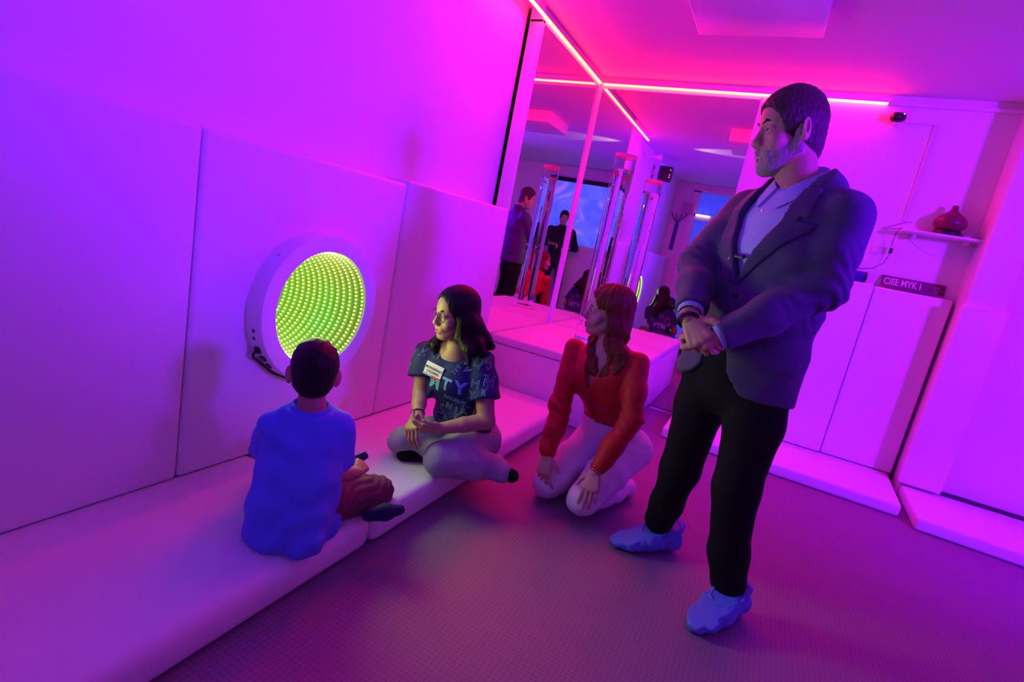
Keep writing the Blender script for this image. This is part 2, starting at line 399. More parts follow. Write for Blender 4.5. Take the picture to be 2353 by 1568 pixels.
def fish(c, d, s, lab):
    d = nrm(d); _, sd, up = frame_from(d); up = np.cross(sd, d)
    bm = bmesh.new()
    mt = Matrix([[d[0] * s, sd[0] * s * .35, up[0] * s * .62, c[0]], [d[1] * s, sd[1] * s * .35, up[1] * s * .62, c[1]], [d[2] * s, sd[2] * s * .35, up[2] * s * .62, c[2]], [0, 0, 0, 1]])
    bmesh.ops.create_uvsphere(bm, u_segments=14, v_segments=10, radius=1.0, matrix=mt)
    c = np.asarray(c, float)
    def fin(p):
        a = [bm.verts.new(q + sd * .0015) for q in p]; b = [bm.verts.new(q - sd * .0015) for q in p]
        bm.faces.new(a); bm.faces.new(b[::-1])
        for i in range(len(p)): bm.faces.new((a[i], b[i], b[(i + 1) % len(p)], a[(i + 1) % len(p)]))
    fin([c - d * s * .8, c - d * s * 1.7 + up * s * .7, c - d * s * 1.45, c - d * s * 1.7 - up * s * .7])
    fin([c + up * s * .5 + d * s * .4, c + up * s * 1.05 - d * s * .3, c + up * s * .4 - d * s * .5])
    return tag(obj('plastic_fish', bm, MT['fish'], None, True), lab, 'toy fish', 'fish in the bubble tube')
fish(TB + V3(-.035, -.025, TH - PZ - .135), (-.5, -.6, .3), .019, 'orange plastic fish near the water surface of the bubble tube')
fish(TB + V3(.02, .035, TH - PZ - .155), (.6, -.3, .5), .016, 'smaller orange plastic fish at the back of the bubble tube')

# ------------------------------------------------------------------ things on the back wall
MT['shelfmat'] = material('white_shelf', (0.84, 0.82, 0.84), 0.4)
r = empty('wall_shelf', (0.88, YB, 1.68), 'narrow white wall shelf holding the diffuser', 'shelf')
box('board', (0.66, 4.23, 1.672), (1.105, YB + .001, 1.688), MT['shelfmat'], r, bevel=0.003)
for x in (0.74, 1.02): box('bracket', (x, 4.29, 1.645), (x + .012, YB + .001, 1.672), MT['shelfmat'], r)
D = V3(0.905, 4.305, 1.688)
r = empty('aroma_diffuser', tuple(D), 'dark red onion shaped aroma diffuser on the wall shelf', 'diffuser')
lathe('foot', [(.0001, .0), (.075, .0), (.078, .012), (.068, .034), (.0001, .036)], D, MT['black'], r)
lathe('bowl', [(.062, .034), (.082, .052), (.09, .075), (.086, .098), (.066, .122), (.042, .138), (.026, .152), (.019, .168), (.017, .186), (.010, .19), (.0001, .188)], D, material('wood_red', (0.17, 0.035, 0.05), 0.35, tint=(14, (0.11, 0.02, 0.04), 0.7)), r)
tag(box('adapter', (0.985, 4.27, 1.6885), (1.03, 4.31, 1.704), material('adapter_grey', (0.35, 0.33, 0.5), 0.5), None, bevel=0.004), 'small grey box on the shelf right of the diffuser', 'adapter')
tag(box('remote_control', (1.045, 4.285, 1.6885), (1.09, 4.31, 1.698), material('remote_dark', (0.25, 0.03, 0.06), 0.5), None, bevel=0.004), 'small flat dark red box at the right end of the shelf', 'remote')
CB = material('cable_dark', (0.10, 0.03, 0.12), 0.5)
CW = material('cable_white', (0.75, 0.72, 0.75), 0.5)
yw = YB - .006
r = empty('power_cable', (0.66, yw, 1.6), 'dark power cable with inline switch hanging from the shelf to the speaker', 'cable')
tube('cord', [(0.70, 4.25, 1.69), (0.655, 4.26, 1.69), (0.642, 4.30, 1.66), (0.645, yw - .04, 1.60), (0.652, yw - .03, 1.52), (0.635, yw - .02, 1.46), (0.59, yw - .02, 1.415), (0.53, yw - .02, 1.40), (0.47, yw - .005, 1.397), (0.40, yw - .01, 1.392)], .0022, CB, r, 6)
box('inline_switch', (0.641, yw - .045, 1.527), (0.661, yw - .028, 1.572), MT['black'], r, bevel=0.005)
box('plug_band', (0.642, yw - .046, 1.562), (0.660, yw - .027, 1.572), MT['plastic'], r)
tag(tube('loop_cable', [(0.72, yw, 1.752), (0.69, yw, 1.745), (0.60, yw, 1.70), (0.57, yw, 1.688), (0.575, yw - .01, 1.68), (0.66, yw - .08, 1.690)], .002, CB, None, 6), 'thin dark cable bent into a loop left of the shelf', 'cable')
tag(tube('hanging_cable', [(1.02, 4.29, 1.668), (1.02, 4.34, 1.62), (0.985, yw, 1.575), (0.94, yw, 1.562), (0.87, yw, 1.565), (0.80, yw, 1.60), (0.72, yw, 1.65), (0.69, 4.33, 1.671)], .0016, CW, None, 6), 'thin pale cable drooping under the wall shelf', 'cable')
# printed sign, flat on the pads
S0, S1 = V3(0.64, 4.35, 1.302), V3(1.02, 4.35, 1.302)
r = empty('printed_sign', (0.83, 4.35, 1.30), 'long printed strip with pale letters leaning on the wall above the pads', 'sign')
MT['sign'] = material('sign_dark', (0.16, 0.02, 0.12), 0.5)
MT['print'] = material('pale_print', (0.75, 0.62, 0.85), 0.6)
mesh('board', [(0.655, 4.335, 1.31), (1.015, 4.335, 1.31), (1.015, 4.345, 1.31), (0.655, 4.345, 1.31), (0.655, 4.372, 1.385), (1.015, 4.372, 1.385), (1.015, 4.381, 1.385), (0.655, 4.381, 1.385)],
     [(0, 3, 2, 1), (4, 5, 6, 7), (0, 1, 5, 4), (2, 3, 7, 6), (1, 2, 6, 5), (0, 4, 7, 3)], MT['sign'], r)
def text_mesh(txt, size, ext=0.0, bold=0.0, outline=0.0, align='CENTER'):
    cu = bpy.data.curves.new('t', 'FONT'); cu.body = txt; cu.size = size; cu.align_x = align; cu.align_y = 'CENTER'
    cu.resolution_u = 3
    cu.extrude = ext; cu.offset = bold
    if outline:
        cu.fill_mode = 'NONE'; cu.bevel_depth = outline; cu.bevel_resolution = 0
    o = bpy.data.objects.new('t', cu); COL.objects.link(o)
    dg = bpy.context.evaluated_depsgraph_get(); dg.update()
    me = bpy.data.meshes.new_from_object(o.evaluated_get(dg))
    bpy.data.objects.remove(o); bpy.data.curves.remove(cu)
    return me
me = text_mesh('CIEE MYK I', 0.062, ext=0.0008, bold=0.0012)
o = link('lettering', me, MT['print'], r)
tl = math.atan2(.037, .075)
Mx = Matrix.Translation((0.775, 4.3515, 1.347)) @ Matrix.Rotation(math.pi / 2 - tl, 4, 'X') @ Matrix.Diagonal((0.72, 1.1, 1, 1))
me.transform(Mx)
bx = bmesh.new(); add_box(bx, (-.035, -.02, 0), (.035, .02, .002)); o = obj('picture', bx, material('sign_photo', (0.02, 0.015, 0.02), 0.5, tint=(40, (0.4, 0.25, 0.2), 0.8)), r)
o.data.transform(Matrix.Translation((0.965, 4.3515, 1.345)) @ Matrix.Rotation(math.pi / 2 - tl, 4, 'X'))
# portable speaker on the pad
r = empty('portable_speaker', (0.47, 4.335, 1.306), 'blue cylindrical portable speaker lying on the wall pad behind the man', 'speaker')
MT['spk'] = material('blue_fabric', (0.03, 0.02, 0.28), 0.8, bump=(300, 0.4, 0.002))
q = V3(0.0, 0, .036)
lathe('body', [(.0001, -.095), (.030, -.095), (.036, -.088), (.036, .088), (.030, .095), (.0001, .095)], V3(0.47, 4.335, 1.3425), MT['spk'], r, axis=(1, 0, 0), n=28)
for x in (-.09, .078): lathe('end_ring', [(.037, x), (.0385, x + .002), (.0385, x + .010), (.037, x + .012)], V3(0.47, 4.335, 1.3425), MT['black'], r, axis=(1, 0, 0), n=28, close=True)
# small camera near the ceiling with its conduit, and a wall socket
r = empty('security_camera', (0.44, YB, 2.385), 'small black camera on the back wall just under the ceiling', 'camera')
lathe('body', [(.0001, .0), (.022, .004), (.03, .02), (.03, .07), (.022, .082), (.0001, .084)], V3(0.49, YB - .045, 2.385), MT['black'], r, axis=(-1, -.35, -.1), n=20)
box('bracket', (0.44, YB - .045, 2.34), (0.462, YB + .001, 2.365), MT['plastic'], r, bevel=0.003)
lathe('status_light', [(.0001, .001), (.004, .0), (.004, -.003)], V3(0.476, YB - .078, 2.398), material('tiny_white_light', (1, 1, 1), 0.4, emit=(0.9, 0.9, 1), strength=3), r, axis=(-.2, -1, .1), n=10)
MT['conduit'] = material('cable_cover', (0.74, 0.66, 0.70), 0.5)
r = empty('cable_cover', (0.68, YB, 2.0), 'slim cable cover running down the wall from the camera to the shelf', 'cable cover')
box('vertical_run', (0.666, YB - .010, 1.75), (0.684, YB + .001, 2.372), MT['conduit'], r, bevel=0.002)
box('horizontal_run', (0.50, YB - .008, 2.362), (0.684, YB + .001, 2.372), MT['conduit'], r, bevel=0.002)
r = empty('wall_socket', (0.565, YB, 1.545), 'flat white wall socket left of the hanging cable', 'socket')
box('plate', (0.545, YB - .008, 1.505), (0.59, YB + .001, 1.585), MT['conduit'], r, bevel=0.003)
for z in (1.527, 1.557): box('socket_face', (0.556, YB - .0095, z), (0.579, YB - .0075, z + .018), MT['plastic'], r, bevel=0.001)
box('baseboard_front', (-0.40, YB - .010, 0.0), (1.06, YB + .001, 0.07), MT['wall'])['kind'] = 'structure'
tag(box('cable_channel', (-0.62, YB - .008, 0.0), (-0.40, YB + .004, 0.012), MT['profile']), 'thin white strip on the floor against the back mirror, right of the platform', 'strip')

# ------------------------------------------------------------------ rear of the room, seen in the mirrors
MT['blue_screen'] = material('projected_blue', (0.2, 0.3, 0.8), 0.7)
def swirl(m):
    nt = m.node_tree; b = nt.nodes['Principled BSDF']; N = nt.nodes.new; L = nt.links.new
    tc = N('ShaderNodeTexCoord'); n = N('ShaderNodeTexNoise'); n.inputs['Scale'].default_value = 2.6; n.inputs['Detail'].default_value = 4; n.inputs['Distortion'].default_value = 1.2
    L(tc.outputs['Object'], n.inputs['Vector'])
    cr = N('ShaderNodeValToRGB'); e = cr.color_ramp.elements
    e[0].position = .40; e[0].color = (0.03, 0.12, 1.0, 1); e[1].position = .72; e[1].color = (0.75, 0.18, 0.85, 1)
    x = cr.color_ramp.elements.new(.55); x.color = (0.10, 0.17, 1.0, 1)
    L(n.outputs['Fac'], cr.inputs[0]); L(cr.outputs[0], b.inputs['Emission Color']); b.inputs['Emission Strength'].default_value = 0.8
swirl(MT['blue_screen'])
r = empty('projection_screen', (0.15, YR + .02, 1.7), 'blue screen with pink swirls on the rear wall, seen in the mirrors', 'screen')
box('screen_cloth', (-0.42, YR + .012, 1.20), (0.68, YR + .02, 2.26), MT['blue_screen'], r)
box('screen_case', (-0.46, YR + .001, 2.26), (0.72, YR + .06, 2.33), MT['black'], r, bevel=0.006)
MT['curtain'] = material('glowing_blue_curtain', (0.10, 0.12, 0.75), 0.7, emit=(0.05, 0.09, 1.0), strength=0.55, sheen=0.2)  # blue light on the cloth is put in as its own glow
door = empty('door_1', (-1.05, YR, 0)); door['kind'] = 'structure'
for nm, lo, hi in (('door_jamb', (-1.47, YR, 0), (-1.36, YR + .04, 2.42)), ('door_jamb', (-0.62, YR, 0), (-0.55, YR + .04, 2.42)), ('door_header', (-1.47, YR, 1.96), (-0.55, YR + .045, 2.06)), ('door_header', (-1.47, YR, 2.40), (-0.55, YR + .04, 2.45))):
    box(nm, lo, hi, MT['wall'], door)
def curtain(x0, x1, z0, z1, label):
    vs_, fs = [], []; n = 60
    for i in range(n + 1):
        x = x0 + (x1 - x0) * i / n; y = YR + .025 + .012 * math.sin(i * .62) + .005 * math.sin(i * 1.7)
        for dy in (0, -.006): vs_ += [(x, y + dy, z0), (x, y + dy, z1)]
    for i in range(n):
        a = 4 * i; b = a + 4
        fs += [(a, b, b + 1, a + 1), (a + 2, a + 3, b + 3, b + 2), (a + 1, b + 1, b + 3, a + 3), (a, a + 2, b + 2, b)]
    return tag(mesh('curtain', vs_, fs, MT['curtain'], None, True), label, 'curtain')
curtain(-1.355, -0.625, 0.02, 1.955, 'tall blue curtain with painted-in glow in the rear doorway, seen in the mirror')
curtain(-1.355, -0.625, 2.065, 2.395, 'short blue curtain with painted-in glow above the rear doorway, seen in the mirror')
r = empty('light_bar', (-1.3, YR + .05, 2.02), 'white light bar over the rear doorway, seen in the mirror', 'light')
box('bar', (-1.36, YR + .046, 2.03), (-1.14, YR + .07, 2.05), material('white_bar', (1, 1, 1), .4, emit=(1, .85, 1), strength=2.5), r)
box('bar_cap', (-1.38, YR + .046, 2.025), (-1.36, YR + .072, 2.055), MT['black'], r)
MT['violet_cloth'] = material('blue_strap_cloth', (0.05, 0.03, 0.35), 0.7)
r = empty('wall_bracket', (-1.62, YR, 1.9), 'dark claw shaped bracket with a hanging strap on the rear wall, seen in the mirror', 'bracket')
box('strap', (-1.655, YR + .002, 1.42), (-1.595, YR + .012, 1.86), MT['violet_cloth'], r)
for a in (-.6, -.2, .25, .6): tube('claw', [(-1.625, YR + .01, 1.86), (-1.625 + .1 * a, YR + .06, 1.93), (-1.625 + .2 * a, YR + .03, 2.02)], .008, MT['violet_cloth'], r, 6)
tag(box('wall_box', (-1.60, YR + .001, 2.04), (-1.42, YR + .08, 2.2), material('pink_lit_box', (0.6, 0.3, 0.5), .5), None, bevel=0.01), 'small box coloured by pink light on the rear wall beside the doorway, seen in the mirror', 'box')  # pink light falling on the box is put into its colour
r = empty('wall_speaker', (XW, 1.45, 2.30), 'black box with small red lights high on the left wall, seen in the mirror', 'speaker')
box('case', (XW + .09, 1.36, 2.22), (XW + .25, 1.50, 2.40), MT['black'], r, bevel=0.006)
box('bracket', (XW, 1.40, 2.28), (XW + .09, 1.46, 2.34), MT['profile'], r)
for z in (2.26, 2.29, 2.35): box('indicator', (XW + .235, 1.499, z), (XW + .245, 1.503, z + .012), material('red_indicator', (1, .4, .4), .4, emit=(1, .45, .45), strength=2), r)
r = empty('added_uplight', (XW, 2.06, 2.40), 'added small uplight high on the left wall, unseen, for the warm ceiling streak', 'lamp')  # fixture added to go with the warm streak spot
lathe('lamp_head', [(0.0, 0.0), (.03, 0.0), (.034, .06), (.030, .06), (.027, .012), (0.0, .011)], (-1.60, 2.06, 2.392), MT['profile'], r, axis=(1, 0, .08), n=24)
box('lamp_arm', (XW, 2.05, 2.385), (-1.598, 2.07, 2.40), MT['profile'], r, bevel=.002)
# round lights thrown on the upper wall are left to the lamps
# ------------------------------------------------------------------ implicit bodies: smooth unions of tapered limbs, meshed as one surface
def _sm(a, b, k):
    if k <= 0: return np.minimum(a, b)
    h = np.maximum(k - np.abs(a - b), 0.0) / k
    return np.minimum(a, b) - h * h * k * 0.25
class Body(list):
    """list of primitives; later ones blend onto earlier ones"""
    def ell(s, c, r, k=.015, ax=None, op='u'):
        if not hasattr(r, '__len__'): r = (r, r, r)
        A = np.eye(3) if ax is None else np.array([nrm(a) for a in ax])
        s.append(('e', np.asarray(c, float), np.asarray(r, float), A, k, op)); return s
    def cone(s, a, b, ra, rb=None, k=.02, side=None, op='u'):
        rb = ra if rb is None else rb
        if not hasattr(ra, '__len__'): ra = (ra, ra)
        if not hasattr(rb, '__len__'): rb = (rb, rb)
        s.append(('c', np.asarray(a, float), np.asarray(b, float), ra, rb, side, k, op)); return s
    def chain(s, pts, rad, k=.02, side=None, op='u'):
        for i in range(len(pts) - 1): s.cone(pts[i], pts[i + 1], rad[i], rad[i + 1], k, side, op)
        return s
    def sections(s, secs, k=.03):
        """(centre, side vector, half width, half depth)"""
        for p, q in zip(secs, secs[1:]):
            s.cone(p[0], q[0], (p[2], p[3]), (q[2], q[3]), k, nrm(np.asarray(p[1], float) + np.asarray(q[1], float)))
        return s
def mesh_sdf(prims, h, infl=0.0, cuts=(), disp=None, lo=None, hi=None):
    los, his = [], []
    for p in prims:
        if p[0] == 'e': m = p[2].max(); a = p[1] - m; b = p[1] + m
        else:
            m = max(*p[3], *p[4]); a = np.minimum(p[1], p[2]) - m; b = np.maximum(p[1], p[2]) + m
        los.append(a); his.append(b)
    L = np.min([a for a, p in zip(los, prims) if p[-1] == 'u'], 0) - infl - 3 * h - .012; H = np.max([b for b, p in zip(his, prims) if p[-1] == 'u'], 0) + infl + 3 * h + .012
    if lo is not None: L = np.maximum(L, lo)
    if hi is not None: H = np.minimum(H, hi)
    n = np.ceil((H - L) / h).astype(int) + 1
    ax = [(L[i] + h * np.arange(n[i])).astype(np.float32) for i in range(3)]
    V = np.full(n, 0.5, np.float32)
    for p, a, b in zip(prims, los, his):
        k, op = p[-2], p[-1]
        pad = infl + k + 2.5 * h + .004
        i0 = np.maximum(np.floor((a - pad - L) / h).astype(int), 0); i1 = np.minimum(np.ceil((b + pad - L) / h).astype(int) + 1, n)
        if (i1 <= i0).any(): continue
        sl = tuple(slice(i0[i], i1[i]) for i in range(3))
        X = ax[0][sl[0]][:, None, None]; Y = ax[1][sl[1]][None, :, None]; Z = ax[2][sl[2]][None, None, :]
        if p[0] == 'e':
            c, r, A = p[1], p[2] + (infl if op == 'u' else -infl), p[3]
            x, y, z = X - c[0], Y - c[1], Z - c[2]
            q = [(A[i, 0] * x + A[i, 1] * y + A[i, 2] * z) for i in range(3)]
            k0 = np.sqrt((q[0] / r[0]) ** 2 + (q[1] / r[1]) ** 2 + (q[2] / r[2]) ** 2)
            k1 = np.sqrt((q[0] / r[0] ** 2) ** 2 + (q[1] / r[1] ** 2) ** 2 + (q[2] / r[2] ** 2) ** 2) + 1e-9
            d = k0 * (k0 - 1) / k1
        else:
            A_, B_, ra, rb, side = p[1:6]
            e = B_ - A_; ln = np.linalg.norm(e) + 1e-9; e = e / ln
            x, y, z = X - A_[0], Y - A_[1], Z - A_[2]
            t = e[0] * x + e[1] * y + e[2] * z
            tc = np.clip(t / ln, 0, 1); ov = t - tc * ln
            inf2 = infl if op == 'u' else -infl
            if ra[0] == ra[1] and rb[0] == rb[1]:
                r2 = np.maximum(x * x + y * y + z * z - t * t, 0)
                d = np.sqrt(r2 + ov * ov) - (ra[0] + (rb[0] - ra[0]) * tc) - inf2
            else:
                s0 = nrm(np.asarray(side, float) - e * (np.asarray(side, float) @ e)); u0 = np.cross(e, s0)
                a_ = s0[0] * x + s0[1] * y + s0[2] * z; b_ = u0[0] * x + u0[1] * y + u0[2] * z
                w = ra[0] + (rb[0] - ra[0]) * tc + inf2; dd = ra[1] + (rb[1] - ra[1]) * tc + inf2; m = np.minimum(w, dd)
                k0 = np.sqrt((a_ / w) ** 2 + (b_ / dd) ** 2 + (ov / m) ** 2)
                k1 = np.sqrt((a_ / w ** 2) ** 2 + (b_ / dd ** 2) ** 2 + (ov / m ** 2) ** 2) + 1e-9
                d = k0 * (k0 - 1) / k1
        d = d.astype(np.float32)
        if op == 'u': V[sl] = _sm(V[sl], d, k)
        elif op == 's': V[sl] = -_sm(-V[sl], d, k)
    X = ax[0][:, None, None]; Y = ax[1][None, :, None]; Z = ax[2][None, None, :]
    if disp is not None: V = V + disp(X, Y, Z).astype(np.float32)
    for f in cuts: V = np.maximum(V, np.broadcast_to(f(X, Y, Z), V.shape).astype(np.float32))
    for i in range(3):                                   # close the surface at the border
        sl = [slice(None)] * 3
        for e in (0, -1): sl[i] = e; V[tuple(sl)] = np.maximum(V[tuple(sl)], h * .5)
    V[V == 0] = 1e-6
    # surface nets
    S = V < 0
    c = np.zeros([m - 1 for m in V.shape], np.int8)
    for i in (0, 1):
        for j in (0, 1):
            for k in (0, 1):
                c += S[i:S.shape[0] - 1 + i, j:S.shape[1] - 1 + j, k:S.shape[2] - 1 + k]
    act = (c > 0) & (c < 8)
    idx = np.argwhere(act)
    acc = np.zeros((len(idx), 3)); cnt = np.zeros(len(idx))
    cs = [(i, j, k) for i in (0, 1) for j in (0, 1) for k in (0, 1)]
    vals = {q: V[idx[:, 0] + q[0], idx[:, 1] + q[1], idx[:, 2] + q[2]] for q in cs}
    for q in cs:
        for d_ in range(3):
            if q[d_] == 1: continue
            r_ = list(q); r_[d_] = 1; r_ = tuple(r_)
            a, b = vals[q], vals[r_]
            m = (a < 0) != (b < 0)
            t = a[m] / (a[m] - b[m])
            pos = np.tile(np.array(q, float), (m.sum(), 1)); pos[:, d_] = t
            acc[m] += pos; cnt[m] += 1
    verts = (idx + acc / cnt[:, None]) * h + L
    im = np.full(act.shape, -1, np.int64); im[act] = np.arange(len(idx))
    faces = []
    for d_ in range(3):
        o1, o2 = [(1, 2), (2, 0), (0, 1)][d_]
        sa = [slice(None)] * 3; sb = [slice(None)] * 3
        sa[d_] = slice(0, -1); sb[d_] = slice(1, None)
        for o in (o1, o2): sa[o] = slice(1, -1); sb[o] = slice(1, -1)
        A_, B_ = S[tuple(sa)], S[tuple(sb)]
        for flip, mk in ((False, A_ & ~B_), (True, ~A_ & B_)):
            e = np.argwhere(mk)
            if not len(e): continue
            def g(a, b):
                q = e.copy(); q[:, o1] += a; q[:, o2] += b      # cells around the edge
                return im[q[:, 0], q[:, 1], q[:, 2]]
            f = np.stack([g(0, 0), g(1, 0), g(1, 1), g(0, 1)], 1)
            faces.append(f[:, ::-1] if flip else f)
    F = np.concatenate(faces) if faces else np.zeros((0, 4), int)
    return verts, F
def np_mesh(name, parts, mat, parent=None, smooth=True, relax=0):
    """one mesh object out of several (verts, quads)"""
    vs_, fs, o = [], [], 0
    for v, f in parts: vs_.append(v); fs.append(f + o); o += len(v)
    v = np.concatenate(vs_).astype(np.float32); f = np.concatenate(fs).astype(np.int32)
    for _ in range(relax):
        acc = np.zeros_like(v); cnt = np.zeros(len(v), np.float32)
        for a in range(4):
            b = (a + 1) % 4
            np.add.at(acc, f[:, a], v[f[:, b]]); np.add.at(acc, f[:, b], v[f[:, a]])
            np.add.at(cnt, f[:, a], 1); np.add.at(cnt, f[:, b], 1)
        v = v * .5 + .5 * acc / np.maximum(cnt, 1)[:, None]
    me = bpy.data.meshes.new(name)
    me.vertices.add(len(v)); me.vertices.foreach_set('co', v.ravel())
    me.loops.add(f.size); me.loops.foreach_set('vertex_index', f.ravel())
    me.polygons.add(len(f)); me.polygons.foreach_set('loop_start', np.arange(0, f.size, 4, dtype=np.int32))
    me.update(calc_edges=True); me.validate()
    return link(name, me, mat, parent, smooth)
def sdf_obj(name, prims, h, mat, parent, infl=0.0, cuts=(), disp=None, relax=0, **kw):
    return np_mesh(name, [mesh_sdf(prims, h, infl, cuts, disp, **kw)], mat, parent, True, relax)
def folds(seed, amp, freq, aniso=(1, 1, 1)):
    """soft cloth folds"""
    rg = np.random.RandomState(seed); W_ = []
    for _ in range(5):
        d = nrm(rg.randn(3) * np.array(aniso)); W_.append((d * freq * (.6 + .8 * rg.rand()), rg.rand() * 6.28, .5 + rg.rand() * .5))
    def f(X, Y, Z):
        o = 0
        for d, ph, a in W_:
            w = d[0] * X + d[1] * Y + d[2] * Z
            o = o + a * np.sin(w + ph + 1.3 * np.sin(.6 * (d[1] * X + d[2] * Y + d[0] * Z) + ph * 2))
        return amp * o / 3
    return f
def mxs(*a):
    o = a[0]
    for q in a[1:]: o = np.maximum(o, q)
    return o
def plane(n, p):
    """keeps what lies behind the plane (n points to what is cut away)"""
    n = nrm(n); c = float(n @ np.asarray(p, float))
    return lambda X, Y, Z: n[0] * X + n[1] * Y + n[2] * Z - c

def rot_to(v, axis, ang):
    axis = nrm(axis); c, s = math.cos(ang), math.sin(ang)
    return v * c + np.cross(axis, v) * s + axis * (axis @ v) * (1 - c)
def hand(B, Wp, d, n, t, L=.19, curl=(.5, .5, .5, .5), thumb=(.75, .6, -.3), thumb2=(.9, .2, -.4), spread=0.05, fat=1.0):
    """wrist, direction of the palm, back of the hand, thumb side"""
    d = nrm(d); n = nrm(n - d * (n @ d)); t0 = np.cross(d, n); t = t0 if t0 @ np.asarray(t, float) > 0 else -t0
    s = L / .19; Wp = np.asarray(Wp, float)
    B.cone(Wp - d * .02 * s, Wp + d * .085 * s, (.026 * s, .019 * s), (.040 * s, .0135 * s), .008, t)
    B.cone(Wp + d * .03 * s - t * .022 * s, Wp + d * .075 * s - t * .030 * s, .013 * s, .010 * s, .01)
    bl = [.041, .046, .043, .033]; rd = [.0094, .0098, .0092, .0080]; bo = [.086, .090, .087, .078]
    for i in range(4):
        off = t * (.030 - .0203 * i) * s
        p = Wp + d * bo[i] * s + off
        c = curl[i]; a = 0
        lat = spread * (1.5 - i) * .8
        dd = nrm(d + t * lat)
        B.cone(Wp + d * .05 * s + off * .7, p, .010 * s, rd[i] * s * 1.08 * fat, .008)
        for j, (f, sc) in enumerate(((1.0, 1.0), (.62, 1.15), (.48, .75))):
            a += c * sc
            v = nrm(dd * math.cos(a) - n * math.sin(a))
            q = p + v * bl[i] * f * s
            r0 = rd[i] * s * fat * (1 - .10 * j); B.cone(p, q, r0, r0 * .9, .003 if j == 0 else .002)
            p = q
    b = Wp + d * .024 * s + t * .027 * s - n * .006 * s
    B.cone(Wp + d * .004 * s + t * .012 * s, b, .0155 * s, .0140 * s, .01)
    v = nrm(d * thumb[0] + t * thumb[1] + n * thumb[2]); q = b + v * .040 * s
    B.cone(b, q, .0130 * s * fat, .0108 * s * fat, .006)
    v = nrm(d * thumb2[0] + t * thumb2[1] + n * thumb2[2]); q2 = q + v * .029 * s
    B.cone(q, q2, .0108 * s * fat, .0085 * s * fat, .002)
    return B

